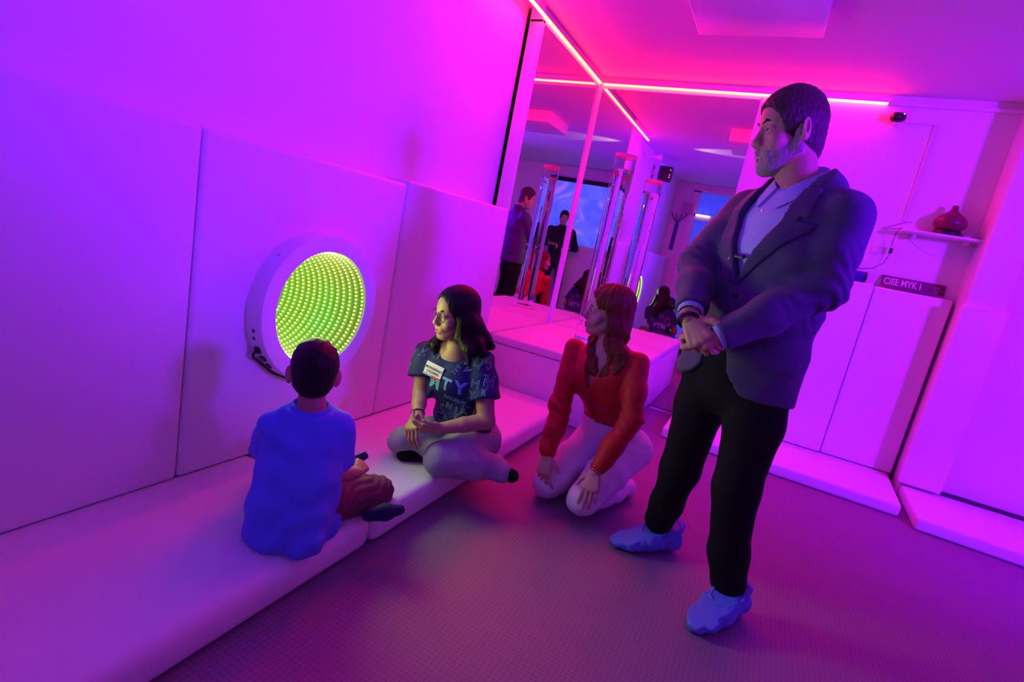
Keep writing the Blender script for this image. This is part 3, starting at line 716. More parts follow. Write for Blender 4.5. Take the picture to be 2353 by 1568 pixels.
class Head:
    """head frame: x to the person's left, y forward, z up"""
    def __init__(s, c, fwd, up=(0, 0, 1), size=1.0, zs=1.0):
        s.c = np.asarray(c, float); s.f = nrm(fwd); s.l = nrm(np.cross(np.asarray(up, float), s.f)); s.u = np.cross(s.f, s.l); s.k = size; s.zs = zs
    def p(s, x, y, z): return s.c + s.k * (x * s.l + y * s.f + z * s.zs * s.u)
    def r(s, x, y, z): return (x * s.k, y * s.k, z * s.k * s.zs)
    def ax(s): return (s.l, s.f, s.u)
    def ell(s, B, c, r, k=.015, op='u', rot=None):
        B.ell(s.p(*c), s.r(*r), k * s.k, s.ax() if rot is None else rot, op)
    def cone(s, B, a, b, ra, rb, k=.01, op='u'):
        B.cone(s.p(*a), s.p(*b), ra * s.k, rb * s.k, k * s.k, None, op)
    def plane(s, n, p):
        return plane(n[0] * s.l + n[1] * s.f + n[2] * s.u, s.p(*p))
    def skin(s, B, female=False, nose=1.0, jaw=1.0, eyes=True, smile=0.0, ears=True, chin=1.0, lid=.0054):
        s.ell(B, (0, -.012, .032), (.0735, .098, .086), .0)
        s.ell(B, (0, .030, .030), (.061, .058, .060), .02)
        s.ell(B, (0, .034, -.038), (.056 * jaw, .056, .062), .02)
        s.ell(B, (0, .030, -.072), (.046 * jaw, .050, .040), .02)
        s.ell(B, (0, .066 + .004 * chin, -.098), (.022 * jaw, .020, .017), .022)
        for e in (-1, 1):
            s.cone(B, (e * .056 * jaw, -.006, -.050), (e * .022, .060, -.095), .014, .013, .025)
            s.ell(B, (e * .040, .060, -.030), (.021, .018, .016), .02)
            s.cone(B, (e * .012, .084, .020), (e * .042, .070, .021), .0085, .007, .012)
            s.ell(B, (e * .031, .094, .001), (.019, .014, .013), .012, 's')
            s.ell(B, (e * .0105, .098, -.038), (.008 * nose, .010, .0075), .008)
            if eyes:
                s.ell(B, (e * .0315, .0735, .0005), (.0155, .0135, .0125), .004)
                s.ell(B, (e * .0315, .090, -.001), (.0138, .012, lid), .002, 's')
            if ears:
                ra = (nrm(s.l * e * .9 - s.f * .45), nrm(s.f * .9 + s.l * e * .45), s.u)
                s.ell(B, (e * .078, -.016, -.004), (.008, .018, .031), .006, 'u', ra)
                s.ell(B, (e * .084, -.013, .002), (.006, .009, .017), .004, 's', ra)
                s.ell(B, (e * .073, -.004, -.028), (.007, .009, .010), .008)
        s.cone(B, (0, .084, .012), (0, .104 + .006 * (nose - 1), -.026), .0075, .0095, .012)
        s.ell(B, (0, .106 + .014 * (nose - 1), -.034), (.0105 * nose, .011, .0095), .008)
        s.cone(B, (-.02, .078, -.058), (.02, .078, -.058), .014, .014, .02)
        mw = .021 + .006 * smile
        s.cone(B, (0, .092, -.066), (mw, .079, -.068 + .006 * smile), .006, .004, .006)
        s.cone(B, (0, .092, -.066), (-mw, .079, -.068 + .006 * smile), .006, .004, .006)
        s.cone(B, (-.012, .087, -.077), (.012, .087, -.077), .0065, .0065, .008)
        if smile:
            for e in (-1, 1):
                s.ell(B, (e * .038, .064, -.046), (.016, .014, .014), .015)
                s.cone(B, (0, .0985, -.0705), (e * mw * .85, .086, -.070 + .006 * smile), .0022 + .0016 * smile, .0015, .002, 's')
        else:
            s.cone(B, (-.018, .096, -.0712), (.018, .096, -.0712), .0016, .0016, .002, 's')
        return B
    def neck(s, B, base, r0=.054, r1=.058):
        B.cone(s.p(0, -.026, -.05), base, r0 * s.k, r1, .02)
        return B
    def features(s, body, lipcol, browcol, brow=1.0, smile=0.0, iris=(.05, .025, .012)):
        mw = .020 + .006 * smile
        for e in (-1, 1):
            o = lathe('eye', [(0.0, -.0115), (.0060, -.0098), (.0100, -.0057), (.0115, 0), (.0100, .0057), (.0060, .0098), (0.0, .0115)], s.p(e * .0315, .0745, 0), MT['eye_white'], body, axis=s.f, n=20)
            g = nrm(s.f + .1 * s.l)
            lathe('iris', [(0.0, .0120), (.0035, .0117), (.0052, .0108), (.0050, .0098)], s.p(e * .0315, .0745, 0), MT['iris'], o, axis=g, n=16)
            b = Body(); s.cone(b, (e * .010, .0915, .0185), (e * .028, .0885, .0245), .0028 * brow, .0034 * brow, .004); s.cone(b, (e * .028, .0885, .0245), (e * .047, .0735, .0195), .0034 * brow, .0018 * brow, .004)
            sdf_obj('eyebrow', b, .0016, browcol, body)
        b = Body()
        s.cone(b, (0, .0955, -.0650), (mw, .0815, -.067 + .006 * smile), .0050, .003, .003); s.cone(b, (0, .0955, -.0650), (-mw, .0815, -.067 + .006 * smile), .0050, .003, .003)
        sdf_obj('upper_lip', b, .0016, lipcol, body)
        b = Body(); z = -.0755 - .003 * smile
        s.cone(b, (0, .0925, z), (mw * .9, .0805, -.071 + .004 * smile), .0060, .003, .003); s.cone(b, (0, .0925, z), (-mw * .9, .0805, -.071 + .004 * smile), .0060, .003, .003)
        sdf_obj('lower_lip', b, .0016, lipcol, body)
        if smile:
            b = Body(); s.cone(b, (0, .0945, -.0705), (mw * .75, .0825, -.0695 + .005 * smile), .0034, .003, .002); s.cone(b, (0, .0945, -.0705), (-mw * .75, .0825, -.0695 + .005 * smile), .0034, .003, .002)
            sdf_obj('teeth', b, .0016, MT['teeth'], body)
    def strands(s, amp, n, twist=0.0, seed=0):
        """clumps of hair running down from the crown"""
        def f(X, Y, Z):
            x = (X - s.c[0]) * s.l[0] + (Y - s.c[1]) * s.l[1] + (Z - s.c[2]) * s.l[2]
            y = (X - s.c[0]) * s.f[0] + (Y - s.c[1]) * s.f[1] + (Z - s.c[2]) * s.f[2]
            z = (X - s.c[0]) * s.u[0] + (Y - s.c[1]) * s.u[1] + (Z - s.c[2]) * s.u[2]
            a = np.arctan2(x, y + .02)
            return amp * (np.sin(n * a + twist * z + seed) + .6 * np.sin(2.3 * n * a - .7 * twist * z + 2 * seed + 3 * np.sin(9 * z)))
        return f
MT['skin_warm'] = material('skin_tan', (0.55, 0.30, 0.20), 0.5, bump=(120, .05, .002), tint=(30, (0.48, 0.24, 0.16), 0.6))
MT['skin_brown'] = material('skin_brown', (0.45, 0.25, 0.15), 0.5, tint=(30, (0.40, 0.20, 0.12), 0.6))
MT['skin_fair'] = material('skin_fair', (0.58, 0.34, 0.27), 0.5, tint=(30, (0.52, 0.27, 0.22), 0.6))
MT['eye_white'] = material('eye_white', (0.75, 0.72, 0.70), 0.2)
MT['iris'] = material('iris_dark', (0.03, 0.015, 0.01), 0.15)
MT['teeth'] = material('teeth', (0.80, 0.76, 0.70), 0.3)
def hair_mat(name, a, b, scale=90, rough=.45):
    m = material(name, a, rough, spec=.2)
    nt = m.node_tree; bs = nt.nodes['Principled BSDF']; N = nt.nodes.new; L = nt.links.new
    tc = N('ShaderNodeTexCoord'); mp = N('ShaderNodeMapping'); mp.inputs['Scale'].default_value = (scale, scale, scale * .12)
    n = N('ShaderNodeTexNoise'); n.inputs['Scale'].default_value = 1; n.inputs['Detail'].default_value = 3
    mx = N('ShaderNodeMix'); mx.data_type = 'RGBA'; mx.inputs['A'].default_value = (*a, 1); mx.inputs['B'].default_value = (*b, 1)
    L(tc.outputs['Object'], mp.inputs[0]); L(mp.outputs[0], n.inputs['Vector']); L(n.outputs['Fac'], mx.inputs['Factor']); L(mx.outputs['Result'], bs.inputs['Base Color'])
    bp = N('ShaderNodeBump'); bp.inputs['Strength'].default_value = .8; bp.inputs['Distance'].default_value = .005
    L(n.outputs['Fac'], bp.inputs['Height']); L(bp.outputs['Normal'], bs.inputs['Normal'])
    return m
def project_mesh(me, tgt_bvh, origin_dir, off):
    """push the vertices of a flat print along a direction until they lie on the cloth"""
    d = Vector(origin_dir).normalized()
    for v in me.vertices:
        h = tgt_bvh.ray_cast(v.co - d * .25, d, .6)
        if h[0] is not None: v.co = h[0] + h[1] * off if h[1].dot(d) < 0 else h[0] - h[1] * off
    me.update()
def bvh_of(o):
    me = o.data
    off = o.matrix_basis.translation.copy()
    q = o.parent
    while q is not None: off += q.location; q = q.parent
    return BVHTree.FromPolygons([v.co + off for v in me.vertices], [p.vertices[:] for p in me.polygons])
# ------------------------------------------------------------------ standing man in a blazer
def build_man():
    root = empty('person', (0.0, 2.03, 0.0), 'tall bearded man in dark blue blazer, standing with hands clasped and blue shoe covers', 'person')
    f = nrm(V3(-.62, -.78, 0)); l = nrm(V3(.78, -.62, 0)); up = V3(0, 0, 1)
    S0 = V3(0.0, 2.02, 0)                                    # body axis on the floor
    def B3(x, y, z, dx=0.0): return S0 + l * x + f * y + up * z
    H = Head(at(1814, 304, 2.05), V3(-.90, -.43, -.17), (0.0, 0.03, 1), 1.03, 1.155)
    sh_l, sh_r = B3(.185, -.01, 1.405), B3(-.185, -.01, 1.405)
    el_l = at(1890, 664, 1.87); wr_l = at(1622, 788, 1.775)
    el_r = at(1606, 605, 2.04); wr_r = at(1584, 732, 1.80)
    kn_l, an_l = at(1692, 1125, 1.93), at(1660, 1360, 1.95)
    kn_r, an_r = at(1562, 1080, 2.12), at(1512, 1205, 2.18)
    hp_l, hp_r = B3(.085, 0, .90), B3(-.135, .01, .90)
    # ---- body
    skin = MT['skin_warm']
    b = Body(); H.skin(b, nose=1.15, jaw=1.08, smile=.5, lid=.0036); nb = B3(.005, -.015, 1.43); H.neck(b, nb, .060, .068)
    head = mesh_sdf(b, .0026)
    hr = Body(); dR = at(1622, 806, 1.745) - wr_r
    hr.cone(wr_r + (el_r - wr_r) * .35, wr_r, .032, (.030, .022), .01, l)
    hand(hr, wr_r, dR, V3(-.30, -.93, .15), at(1660, 740, 1.76) - wr_r, .200, (.75, .85, .95, 1.0), (.62, .78, .0), (.80, .45, -.05), fat=1.08)
    h1 = mesh_sdf(hr, .0026)
    hl = Body(); dL = at(1592, 795, 1.80) - wr_l
    hl.cone(wr_l + (el_l - wr_l) * .3, wr_l, .032, (.030, .022), .01, l)
    hand(hl, wr_l + V3(0, .01, 0), dL, V3(-.3, .3, -.85), V3(-.5, .5, .4), .165, (1.3, 1.35, 1.4, 1.4), fat=1.0)
    h2 = mesh_sdf(hl, .003)
    t = Body()
    t.sections([(B3(0, 0, .88), l, .16, .10), (B3(0, 0, 1.05), l, .15, .10), (B3(0, 0, 1.28), l, .175, .11), (B3(0, 0, 1.38), l, .15, .08), (nb, l, .06, .06)], .04)
    t.chain([sh_l, el_l, wr_l], [.05, .04, .028], .03); t.chain([sh_r, el_r, wr_r], [.05, .04, .028], .03)
    t.chain([hp_l, kn_l, an_l], [.08, .055, .038], .03); t.chain([hp_r, kn_r, an_r], [.08, .055, .038], .03)
    for a, tip in ((an_l, V3(.115, 1.80, .03)), (an_r, V3(-.21, 2.08, .03))):
        t.cone(V3(a[0], a[1], .05), tip, .028, .018, .03)
    body = np_mesh('body', [head, h1, h2, mesh_sdf(t, .011)], skin, root)
    H.features(body, material('lip_tone', (0.42, 0.17, 0.14), .45), MT['hair_grey'], 1.25, .5)
    # ---- hair, beard
    hb = Body(); H.ell(hb, (0, -.012, .034), (.0735, .098, .087), 0); H.ell(hb, (0, .032, .036), (.060, .057, .060), .02)
    H.ell(hb, (0, -.045, -.035), (.056, .055, .06), .03)
    face = Body()
    cuts = [H.plane((0, .52, -.85), (0, .02, -.030))]
    e1 = Body(); H.ell(e1, (0, .092, -.020), (.10, .066, .090), .01, 's')
    hb2 = Body(hb); hb2 += e1
    for e in (-1, 1): H.ell(hb2, (e * .080, -.012, -.008), (.020, .019, .032), .004, 's')
    sdf_obj('hair', hb2, .003, MT['hair_grey'], root, .0075, cuts, folds(21, .0016, 330, (1, 1, .5)))
    bd = Body(); H.ell(bd, (0, .034, -.046), (.0575, .056, .056), 0); H.ell(bd, (0, .031, -.076), (.050, .052, .042), .02); H.ell(bd, (0, .069, -.100), (.025, .021, .020), .02)
    for e in (-1, 1):
        H.cone(bd, (e * .060, -.006, -.050), (e * .024, .060, -.097), .014, .015, .02)
        H.cone(bd, (e * .064, -.002, -.012), (e * .060, .0, -.05), .010, .012, .015); H.cone(bd, (e * .0655, .002, .022), (e * .064, .0, -.015), .0085, .010, .01)
    H.cone(bd, (0, .091, -.0545), (.030, .074, -.062), .0085, .008, .01); H.cone(bd, (0, .091, -.0545), (-.030, .074, -.062), .0085, .008, .01); H.cone(bd, (.030, .074, -.062), (.030, .066, -.085), .010, .012, .01); H.cone(bd, (-.030, .074, -.062), (-.030, .066, -.085), .010, .012, .01)
    H.ell(bd, (0, .10, -.0715), (.021, .020, .0085), .004, 's')
    H.ell(bd, (0, .110, -.004), (.060, .052, .036), .006, 's')
    for e in (-1, 1): H.ell(bd, (e * .046, .066, -.026), (.024, .026, .023), .006, 's')
    sdf_obj('beard', bd, .0026, MT['beard_grey'], root, .003, [H.plane((0, .35, .94), (0, 0, .022)), H.plane((0, -1, .1), (0, -.012, 0))], folds(22, .0014, 420, (1, 1, .6)))
    # ---- shirt
    tor = [(B3(-.032, .008, .79), l, .222, .140), (B3(-.024, .010, .95), l, .206, .132), (B3(0, .01, 1.10), l, .190, .128), (B3(0, .01, 1.26), l, .208, .135), (B3(0, 0, 1.36), l, .200, .112), (B3(0, -.014, 1.430), l, .165, .082), (B3(-.004, -.026, 1.480), l, .128, .070), (B3(-.010, -.036, 1.53), l, .080, .058)]
    nc = B3(-.012, -.014, 1.508); tilt = nrm(up + f * .65)
    sh = Body(); sh.sections(tor, .03)
    shirt = sdf_obj('shirt', sh, .008, MT['shirt_blue'], root, -.006, [plane(tilt, nc + up * .01), plane((0, 0, -1), (0, 0, 1.0))], folds(5, .004, 26))
    vs_, n_ = [], 40
    for i in range(n_ + 1):
        a = math.radians(-163 + 326 * i / n_); q = abs(a) / math.radians(163); fr = q ** 4
        d = -f * math.cos(a) + l * math.sin(a)
        top = nc + d * (.0745 + .004 * fr) + up * (.070 - .100 * q ** 1.6)
        low = nc + d * (.098 + .030 * fr) + up * (.030 - .105 * q ** 1.6 - .030 * fr)
        inn = nc + d * .069 + up * (.015 - .110 * q ** 1.6)
        vs_ += [inn, top - d * .003, top, low, low - d * .004]
    fs = []
    for i in range(n_):
        for k in range(5): fs.append((i * 5 + k, i * 5 + (k + 1) % 5, i * 5 + 5 + (k + 1) % 5, i * 5 + 5 + k))
    fs += [(0, 1, 2, 3, 4), tuple(n_ * 5 + k for k in (4, 3, 2, 1, 0))]
    sharp(mesh('collar', vs_, fs, MT['shirt_blue'], shirt, True), 50)
    for z in (1.39, 1.31, 1.24): lathe('shirt_button', [(.0, .002), (.005, .0015), (.0055, -.001)], B3(-.006, .148 - .05 * max(0, z - 1.26) ** .8 - .01, z), MT['plastic'], shirt, axis=f, n=10)
    # ---- jacket
    def loc(X, Y, Z): return (X - S0[0]) * l[0] + (Y - S0[1]) * l[1], (X - S0[0]) * f[0] + (Y - S0[1]) * f[1]
    def gap(Z, x):
        top = np.clip((Z - 1.16) * .42, 0, .085)
        low = np.where(x > 0, np.clip((1.06 - Z) * .30, 0, .055) + np.clip(.86 - Z, 0, .1) * .9, np.clip((1.06 - Z) * .35, 0, .06))
        return np.where(Z > 1.16, top, np.where(Z < 1.06, low, -.002))
    def opening(X, Y, Z):
        x, y = loc(X, Y, Z); return -np.maximum(np.abs(x + .01) - gap(Z, x + 0 * Z), .015 - y)
    def hem(X, Y, Z):
        x, y = loc(X, Y, Z)
        base = .79 + np.where(x > -.01, .05, .15) * np.clip(1 - np.abs(x + .01) / .17, 0, 1) ** 2 * (y > 0) + 0 * Z
        return base - Z
    jk = Body(); jk.sections(tor, .03)
    for sh_, el, wr in ((sh_l, el_l, wr_l), (sh_r, el_r, wr_r)):
        fo = wr + (el - wr) * .14
        jk.chain([sh_ + V3(0, 0, .002), sh_ + (el - sh_) * .5, el, el + (fo - el) * .55, fo], [.066, .062, .055, .049, .042], .028)
    def cuffs(X, Y, Z):
        o = -1.0
        for el, wr in ((el_l, wr_l), (el_r, wr_r)):
            d = nrm(wr - el); c = wr + (el - wr) * .13
            q = (X - c[0]) * d[0] + (Y - c[1]) * d[1] + (Z - c[2]) * d[2]
            near = np.sqrt((X - wr[0]) ** 2 + (Y - wr[1]) ** 2 + (Z - wr[2]) ** 2) - .085
            o = np.maximum(o, np.minimum(q, -near))
        return o
    wrk = folds(11, .0065, 48)
    def jdisp(X, Y, Z):
        d = wrk(X, Y, Z)
        for el, w in ((el_l, .11), (el_r, .09)):
            q = (X - el[0]) ** 2 + (Y - el[1]) ** 2 + (Z - el[2]) ** 2
            d = d + .0042 * np.exp(-q / w ** 2) * np.sin((X * .5 + Y * .2 + Z * 1.0) * 120 + 2.5 * np.sin(Y * 45 + X * 30))
        return d
    jacket = sdf_obj('jacket', jk, .0065, MT['blazer'], root, .010, [cuffs, opening, hem, plane(tilt, nc + up * .030), lambda X, Y, Z: .078 - np.sqrt((loc(X, Y, Z)[0] + .010) ** 2 + (loc(X, Y, Z)[1] + .016) ** 2 + 0 * Z) - np.maximum(0, (1.43 - Z) * 2)], jdisp)
    tj = Body(); tj.sections(tor, .03)
    def lapel(e):
        def c(X, Y, Z):
            x, y = loc(X, Y, Z); x = (x + .01) * e
            w = np.where(Z > 1.365, .055 + (1.45 - Z) * .25, np.clip((Z - 1.12) * .42, 0, .092))
            g = np.clip((Z - 1.16) * .42, -.004, .085)
            notch = np.maximum(np.abs(Z - 1.372) - .006 - .12 * np.clip(x - g - .045, 0, 1), g + .045 - x)
            return mxs(g - x, x - g - w, .0 - y, 1.145 - Z, Z - 1.478, -notch)
        return c
    for e in (1, -1): sdf_obj('lapel', tj, .005, MT['blazer'], jacket, .0175, [lapel(e)], wrk)
    cl = Body(); cl.cone(nc - up * .055, nc + up * .055 - f * .006, (.116, .102), (.093, .091), .0, l); cl.cone(nc - up * .10, nc + up * .12 - f * .006, (.098, .092), (.087, .084), .0, l, 's')
    sdf_obj('jacket_collar', cl, .004, MT['blazer'], jacket, .005, [plane(f, nc + f * .012), plane(tilt, nc + up * -.010)], None)
    pk = lambda X, Y, Z: mxs(np.abs(loc(X, Y, Z)[0] - .13) - .075, np.abs(Z - .925 + .06 * (loc(X, Y, Z)[0] - .13)) - .024, -loc(X, Y, Z)[1] + .01)
    sdf_obj('pocket_flap', tj, .005, MT['blazer'], jacket, .0145, [pk], wrk)
    lathe('button', [(.0, .004), (.009, .003), (.010, 0), (.009, -.002)], B3(.004, .152, 1.11), MT['black'], jacket, axis=f, n=14)
    for el, wr in ((el_l, wr_l), (el_r, wr_r)):
        d = nrm(el - wr); c = Body(); c.cone(wr - d * .004, wr + d * .05, .040, .042, 0)
        c.cone(wr - d * .06, wr + d * .10, .034, .034, 0, None, 's')
        sdf_obj('shirt_cuff', c, .0035, MT['shirt_blue'], shirt, 0, [plane(-d, wr + d * (.036 if wr is wr_l else .022))])
    d = nrm(wr_r - el_r); lathe('wristwatch', [(.034, -.008), (.037, -.006), (.037, .006), (.034, .008), (.031, .006), (.031, -.006)], wr_r - d * -.012, MT['black'], root, axis=d, n=28, close=True)
    # badge clip on the shirt
    bx = bmesh.new(); add_box(bx, (-.028, -.006, -.004), (.028, .006, .004), .002); o = obj('lanyard_strap', bx, MT['black'], root)
    c = B3(-.03, .155, 1.235); o.data.transform(Matrix.Translation(Vector(c)) @ Matrix.Rotation(math.atan2(l[1], l[0]), 4, 'Z') @ Matrix.Diagonal((1, 1, 1.6, 1)))
    lathe('lanyard_clip', [(.0, .006), (.005, .004), (.006, 0), (.0, -.002)], B3(-.05, .165, 1.222), MT['steel'], o, axis=f, n=10)
    # ---- trousers
    tr = Body()
    tr.sections([(B3(-.02, .006, 1.03), l, .190, .124), (B3(-.028, .006, .90), l, .196, .131), (B3(-.030, .006, .80), l, .186, .127)], .03)
    tr.chain([hp_l + V3(0, 0, -.03), hp_l + (kn_l - hp_l) * .45, kn_l, kn_l + (an_l - kn_l) * .6, an_l + V3(.01, .01, .03)], [.098, .094, .076, .067, .060], .03)
    tr.chain([hp_r + V3(0, 0, -.03), hp_r + (kn_r - hp_r) * .45, kn_r, kn_r + (an_r - kn_r) * .6, an_r + V3(0, .0, .02)], [.098, .092, .073, .064, .058], .03)
    sdf_obj('trousers', tr, .009, MT['trouser_black'], root, 0, [plane((0, 0, -1), (0, 0, .075)), plane((0, 0, 1), (0, 0, 1.04))], folds(3, .003, 26, (2, 2, .6)))
    # ---- shoes in elastic covers
    def shoe(heel, toe, name):
        heel = np.asarray(heel, float); toe = np.asarray(toe, float); d = nrm(toe - heel); s = np.cross(up, d); L_ = np.linalg.norm(toe - heel)
        def q(a, b, c): return heel + d * a * L_ + s * b + up * c
        c = Body()
        c.cone(q(.13, 0, .046), q(.50, 0, .046), (.046, .044), (.052, .044), .02, s)
        c.cone(q(.50, 0, .044), q(.80, 0, .033), (.052, .042), (.050, .031), .02, s)
        c.cone(q(.80, 0, .031), q(.93, 0, .024), (.048, .029), (.032, .020), .02, s)
        c.cone(q(.12, 0, .06), q(.10, 0, .115), (.044, .038), (.046, .040), .02, s)
        c.cone(q(.14, 0, .07), q(.45, 0, .075), (.044, .035), (.040, .030), .02, s)
        sd = int(abs(heel[0]) * 1000) + 2
        w1, w2 = folds(sd, .0060, 75), folds(sd + 1, .0045, 150)
        rip = lambda X, Y, Z: w1(X, Y, Z) + w2(X, Y, Z)
        o = sdf_obj('shoe_cover', c, .0038, MT['cover_blue'], root, .005, [plane((0, 0, -1), (0, 0, .002)), plane(d * .34 + up, q(.30, 0, .098))], rip)
        rim = Body()
        for a0, b0, a1, b1 in ((.02, .0, .06, .040), (.06, .040, .30, .050), (.30, .050, .52, .034), (.52, .034, .58, 0), (.58, 0, .52, -.034), (.52, -.034, .30, -.050), (.30, -.050, .06, -.040), (.06, -.040, .02, 0)):
            z = lambda a: .098 - .34 * (a - .30) * L_ - .002
            rim.cone(q(a0, b0, z(a0)), q(a1, b1, z(a1)), .0045, .0045, .003)
        sdf_obj('elastic_band', rim, .003, MT['cover_blue'], o, 0, (), w2)
    shoe((.190, 1.995, 0), (.068, 1.752, 0), 'l')
    shoe((-.072, 2.245, 0), (-.298, 2.062, 0), 'r')
    return root
MT['hair_grey'] = hair_mat('dark_greying_hair', (0.035, 0.02, 0.018), (0.10, 0.07, 0.06), 200)
MT['beard_grey'] = hair_mat('grey_beard', (0.20, 0.14, 0.12), (0.48, 0.42, 0.40), 260)
MT['shirt_blue'] = material('light_blue_shirt', (0.38, 0.46, 0.78), 0.7, bump=(500, .1, .001))
MT['blazer'] = material('dark_blue_blazer', (0.050, 0.045, 0.115), 0.75, bump=(700, .35, .001), tint=(300, (0.066, 0.055, 0.135), 0.7), sheen=.1)
MT['trouser_black'] = material('black_trousers', (0.006, 0.006, 0.008), 0.85, spec=.2)
MT['cover_blue'] = material('blue_shoe_cover', (0.10, 0.20, 0.75), 0.6, bump=(90, .25, .004))
build_man()
# ------------------------------------------------------------------ boy sitting cross-legged with his back to the camera
MT['hair_black'] = hair_mat('black_hair', (0.006, 0.005, 0.005), (0.016, 0.012, 0.012), 150)
MT['tee_blue'] = material('bright_blue_tshirt', (0.07, 0.18, 0.78), 0.8, bump=(600, .15, .001), sheen=.1)
MT['pants_maroon'] = material('brown_trousers', (0.16, 0.055, 0.075), 0.85, bump=(400, .15, .001))
MT['sock_navy'] = material('navy_sock', (0.012, 0.014, 0.07), 0.85, bump=(500, .3, .001))
def build_boy():
    root = empty('person', (-1.13, 1.15, ZM), 'boy in blue t-shirt sitting cross-legged on the mat, seen from behind', 'person')
    f = nrm(V3(-.72, .69, 0)); l = nrm(V3(-.69, -.72, 0)); up = V3(0, 0, 1)
    S0 = V3(-1.135, 1.165, 0)
    def B3(x, y, z): return S0 + l * x + f * y + up * z
    H = Head(at(722, 856, 1.185), nrm(V3(-.70, .70, -.06)), (0.02, -.02, 1), .80, 1.0)
    nb = B3(0, .0, .545)
    b = Body(); H.skin(b, eyes=True); H.neck(b, nb, .046, .042)
    for e in (-1, 1):
        ra = (nrm(H.l * e * .75 - H.f * .65), nrm(H.f * .75 + H.l * e * .65), H.u)
        H.ell(b, (e * .086, -.016, -.012), (.009, .022, .036), .006, 'u', ra)
    parts = [mesh_sdf(b, .0028)]
    sh_l, sh_r = B3(.098, .0, .478), B3(-.088, .0, .480)
    el_r, wr_r = at(762, 1094, 1.255), at(816, 1088, 1.375)
    el_l, wr_l = B3(.115, .13, .30), B3(.05, .27, .25)
    a = Body(); a.chain([el_r + (sh_r - el_r) * .35, el_r, el_r + (wr_r - el_r) * .5, wr_r], [.034, .031, .028, .022], .01)
    hand(a, wr_r, at(832, 1068, 1.43) - wr_r, V3(.6, -.3, .75), V3(-.6, .3, .5), .135, (.6, .7, .7, .8))
    parts.append(mesh_sdf(a, .0028))
    a = Body(); a.chain([el_l + (sh_l - el_l) * .35, el_l, wr_l], [.034, .031, .022], .01)
    hand(a, wr_l, f * .7 - l * .7, up, f, .135, (.4, .5, .5, .6))
    parts.append(mesh_sdf(a, .004))
    t = Body(); t.sections([(B3(0, 0, .19), l, .11, .08), (B3(0, .0, .33), l, .10, .075), (B3(0, 0, .46), l, .09, .05), (nb, l, .04, .04)], .03)
    parts.append(mesh_sdf(t, .01))
    body = np_mesh('body', parts, MT['skin_brown'], root)
    H.features(body, material('lip_child', (0.4, 0.17, 0.14), .5), MT['hair_black'])
    hb = Body(); H.ell(hb, (0, -.016, .038), (.078, .100, .090), 0); H.ell(hb, (0, .035, .05), (.062, .056, .055), .02)
    H.ell(hb, (0, -.050, -.035), (.060, .055, .062), .03)
    H.ell(hb, (0, .094, -.022), (.10, .062, .086), .01, 's')
    for e in (-1, 1): H.ell(hb, (e * .092, -.010, -.016), (.024, .024, .036), .004, 's')
    sdf_obj('hair', hb, .003, MT['hair_black'], root, .008, [H.plane((0, .6, -.8), (0, .07, .055)), H.plane((0, -.3, -.95), (0, -.07, -.097))], folds(31, .0016, 300, (1, 1, .5)))
    # t-shirt, loose at the back and spread on the mat
    ts = Body()
    ts.sections([(B3(.020, -.045, .165), l, .128, .118), (B3(.018, -.040, .22), l, .126, .112), (B3(.008, -.022, .32), l, .120, .098), (B3(.005, -.005, .43), l, .114, .078), (B3(.003, .0, .487), l, .092, .058), (B3(0, .0, .532), l, .054, .047)], .03)
    ts.chain([sh_r + V3(0, 0, -.01), sh_r + (el_r - sh_r) * .45, sh_r + (el_r - sh_r) * .74], [.044, .050, .054], .02)
    ts.chain([sh_l + V3(0, 0, -.01), sh_l + (el_l - sh_l) * .45, sh_l + (el_l - sh_l) * .80], [.046, .050, .050], .02)
    ts.cone(at(700, 1250, 1.085), at(640, 1200, 1.10), .020, .04, .04)
    ts.cone(at(712, 1250, 1.09), at(752, 1165, 1.22), .022, .034, .04)
    for (u0, v0, y0, u1, v1, y1, r_) in ((762, 1085, 1.20, 735, 1190, 1.14, .012), (768, 1110, 1.22, 748, 1205, 1.16, .011), (745, 1075, 1.16, 690, 1180, 1.09, .010)):
        ts.cone(at(u0, v0, y0), at(u1, v1, y1), r_, r_ * .6, .025)
    neckcut = lambda X, Y, Z: .046 - np.sqrt(((X - nb[0]) * l[0] + (Y - nb[1]) * l[1]) ** 2 + ((X - nb[0]) * f[0] + (Y - nb[1]) * f[1]) ** 2 + 0 * Z) - np.maximum(0, (.522 - Z) * 3)
    d_r = nrm(el_r - sh_r); d_l = nrm(el_l - sh_l)
    def slv(X, Y, Z):
        o = -1.0
        for sh_, el, d in ((sh_r, el_r, d_r), (sh_l, el_l, d_l)):
            c = sh_ + (el - sh_) * .76
            q = (X - c[0]) * d[0] + (Y - c[1]) * d[1] + (Z - c[2]) * d[2]
            near = np.sqrt((X - c[0]) ** 2 + (Y - c[1]) ** 2 + (Z - c[2]) ** 2) - .075
            o = np.maximum(o, np.minimum(q, -near))
        return o
    tee = sdf_obj('t_shirt', ts, .0055, MT['tee_blue'], root, .002, [plane((0, 0, -1), (0, 0, ZM + .003)), plane(up - f * .25, nb + up * -.010), slv], lambda X, Y, Z: folds(12, .0085, 52, (1.4, 1.4, .5))(X, Y, Z) + folds(14, .013, 75, (1, 1, .6))(X, Y, Z) * np.clip((.44 - Z) * 4, 0, 1) * np.clip(((X + 1.20) * .9 - (Y - 1.15) * -.2) * 5, .15, 1))
    cl = Body(); pts = [B3(.052 * math.cos(q), .001 + .046 * math.sin(q), .534 + .011 * math.sin(q)) for q in np.linspace(0, 2 * math.pi, 17)]
    bm = bmesh.new(); add_tube(bm, pts, .0075, 8); obj('neck_band', bm, MT['tee_blue'], tee, True)
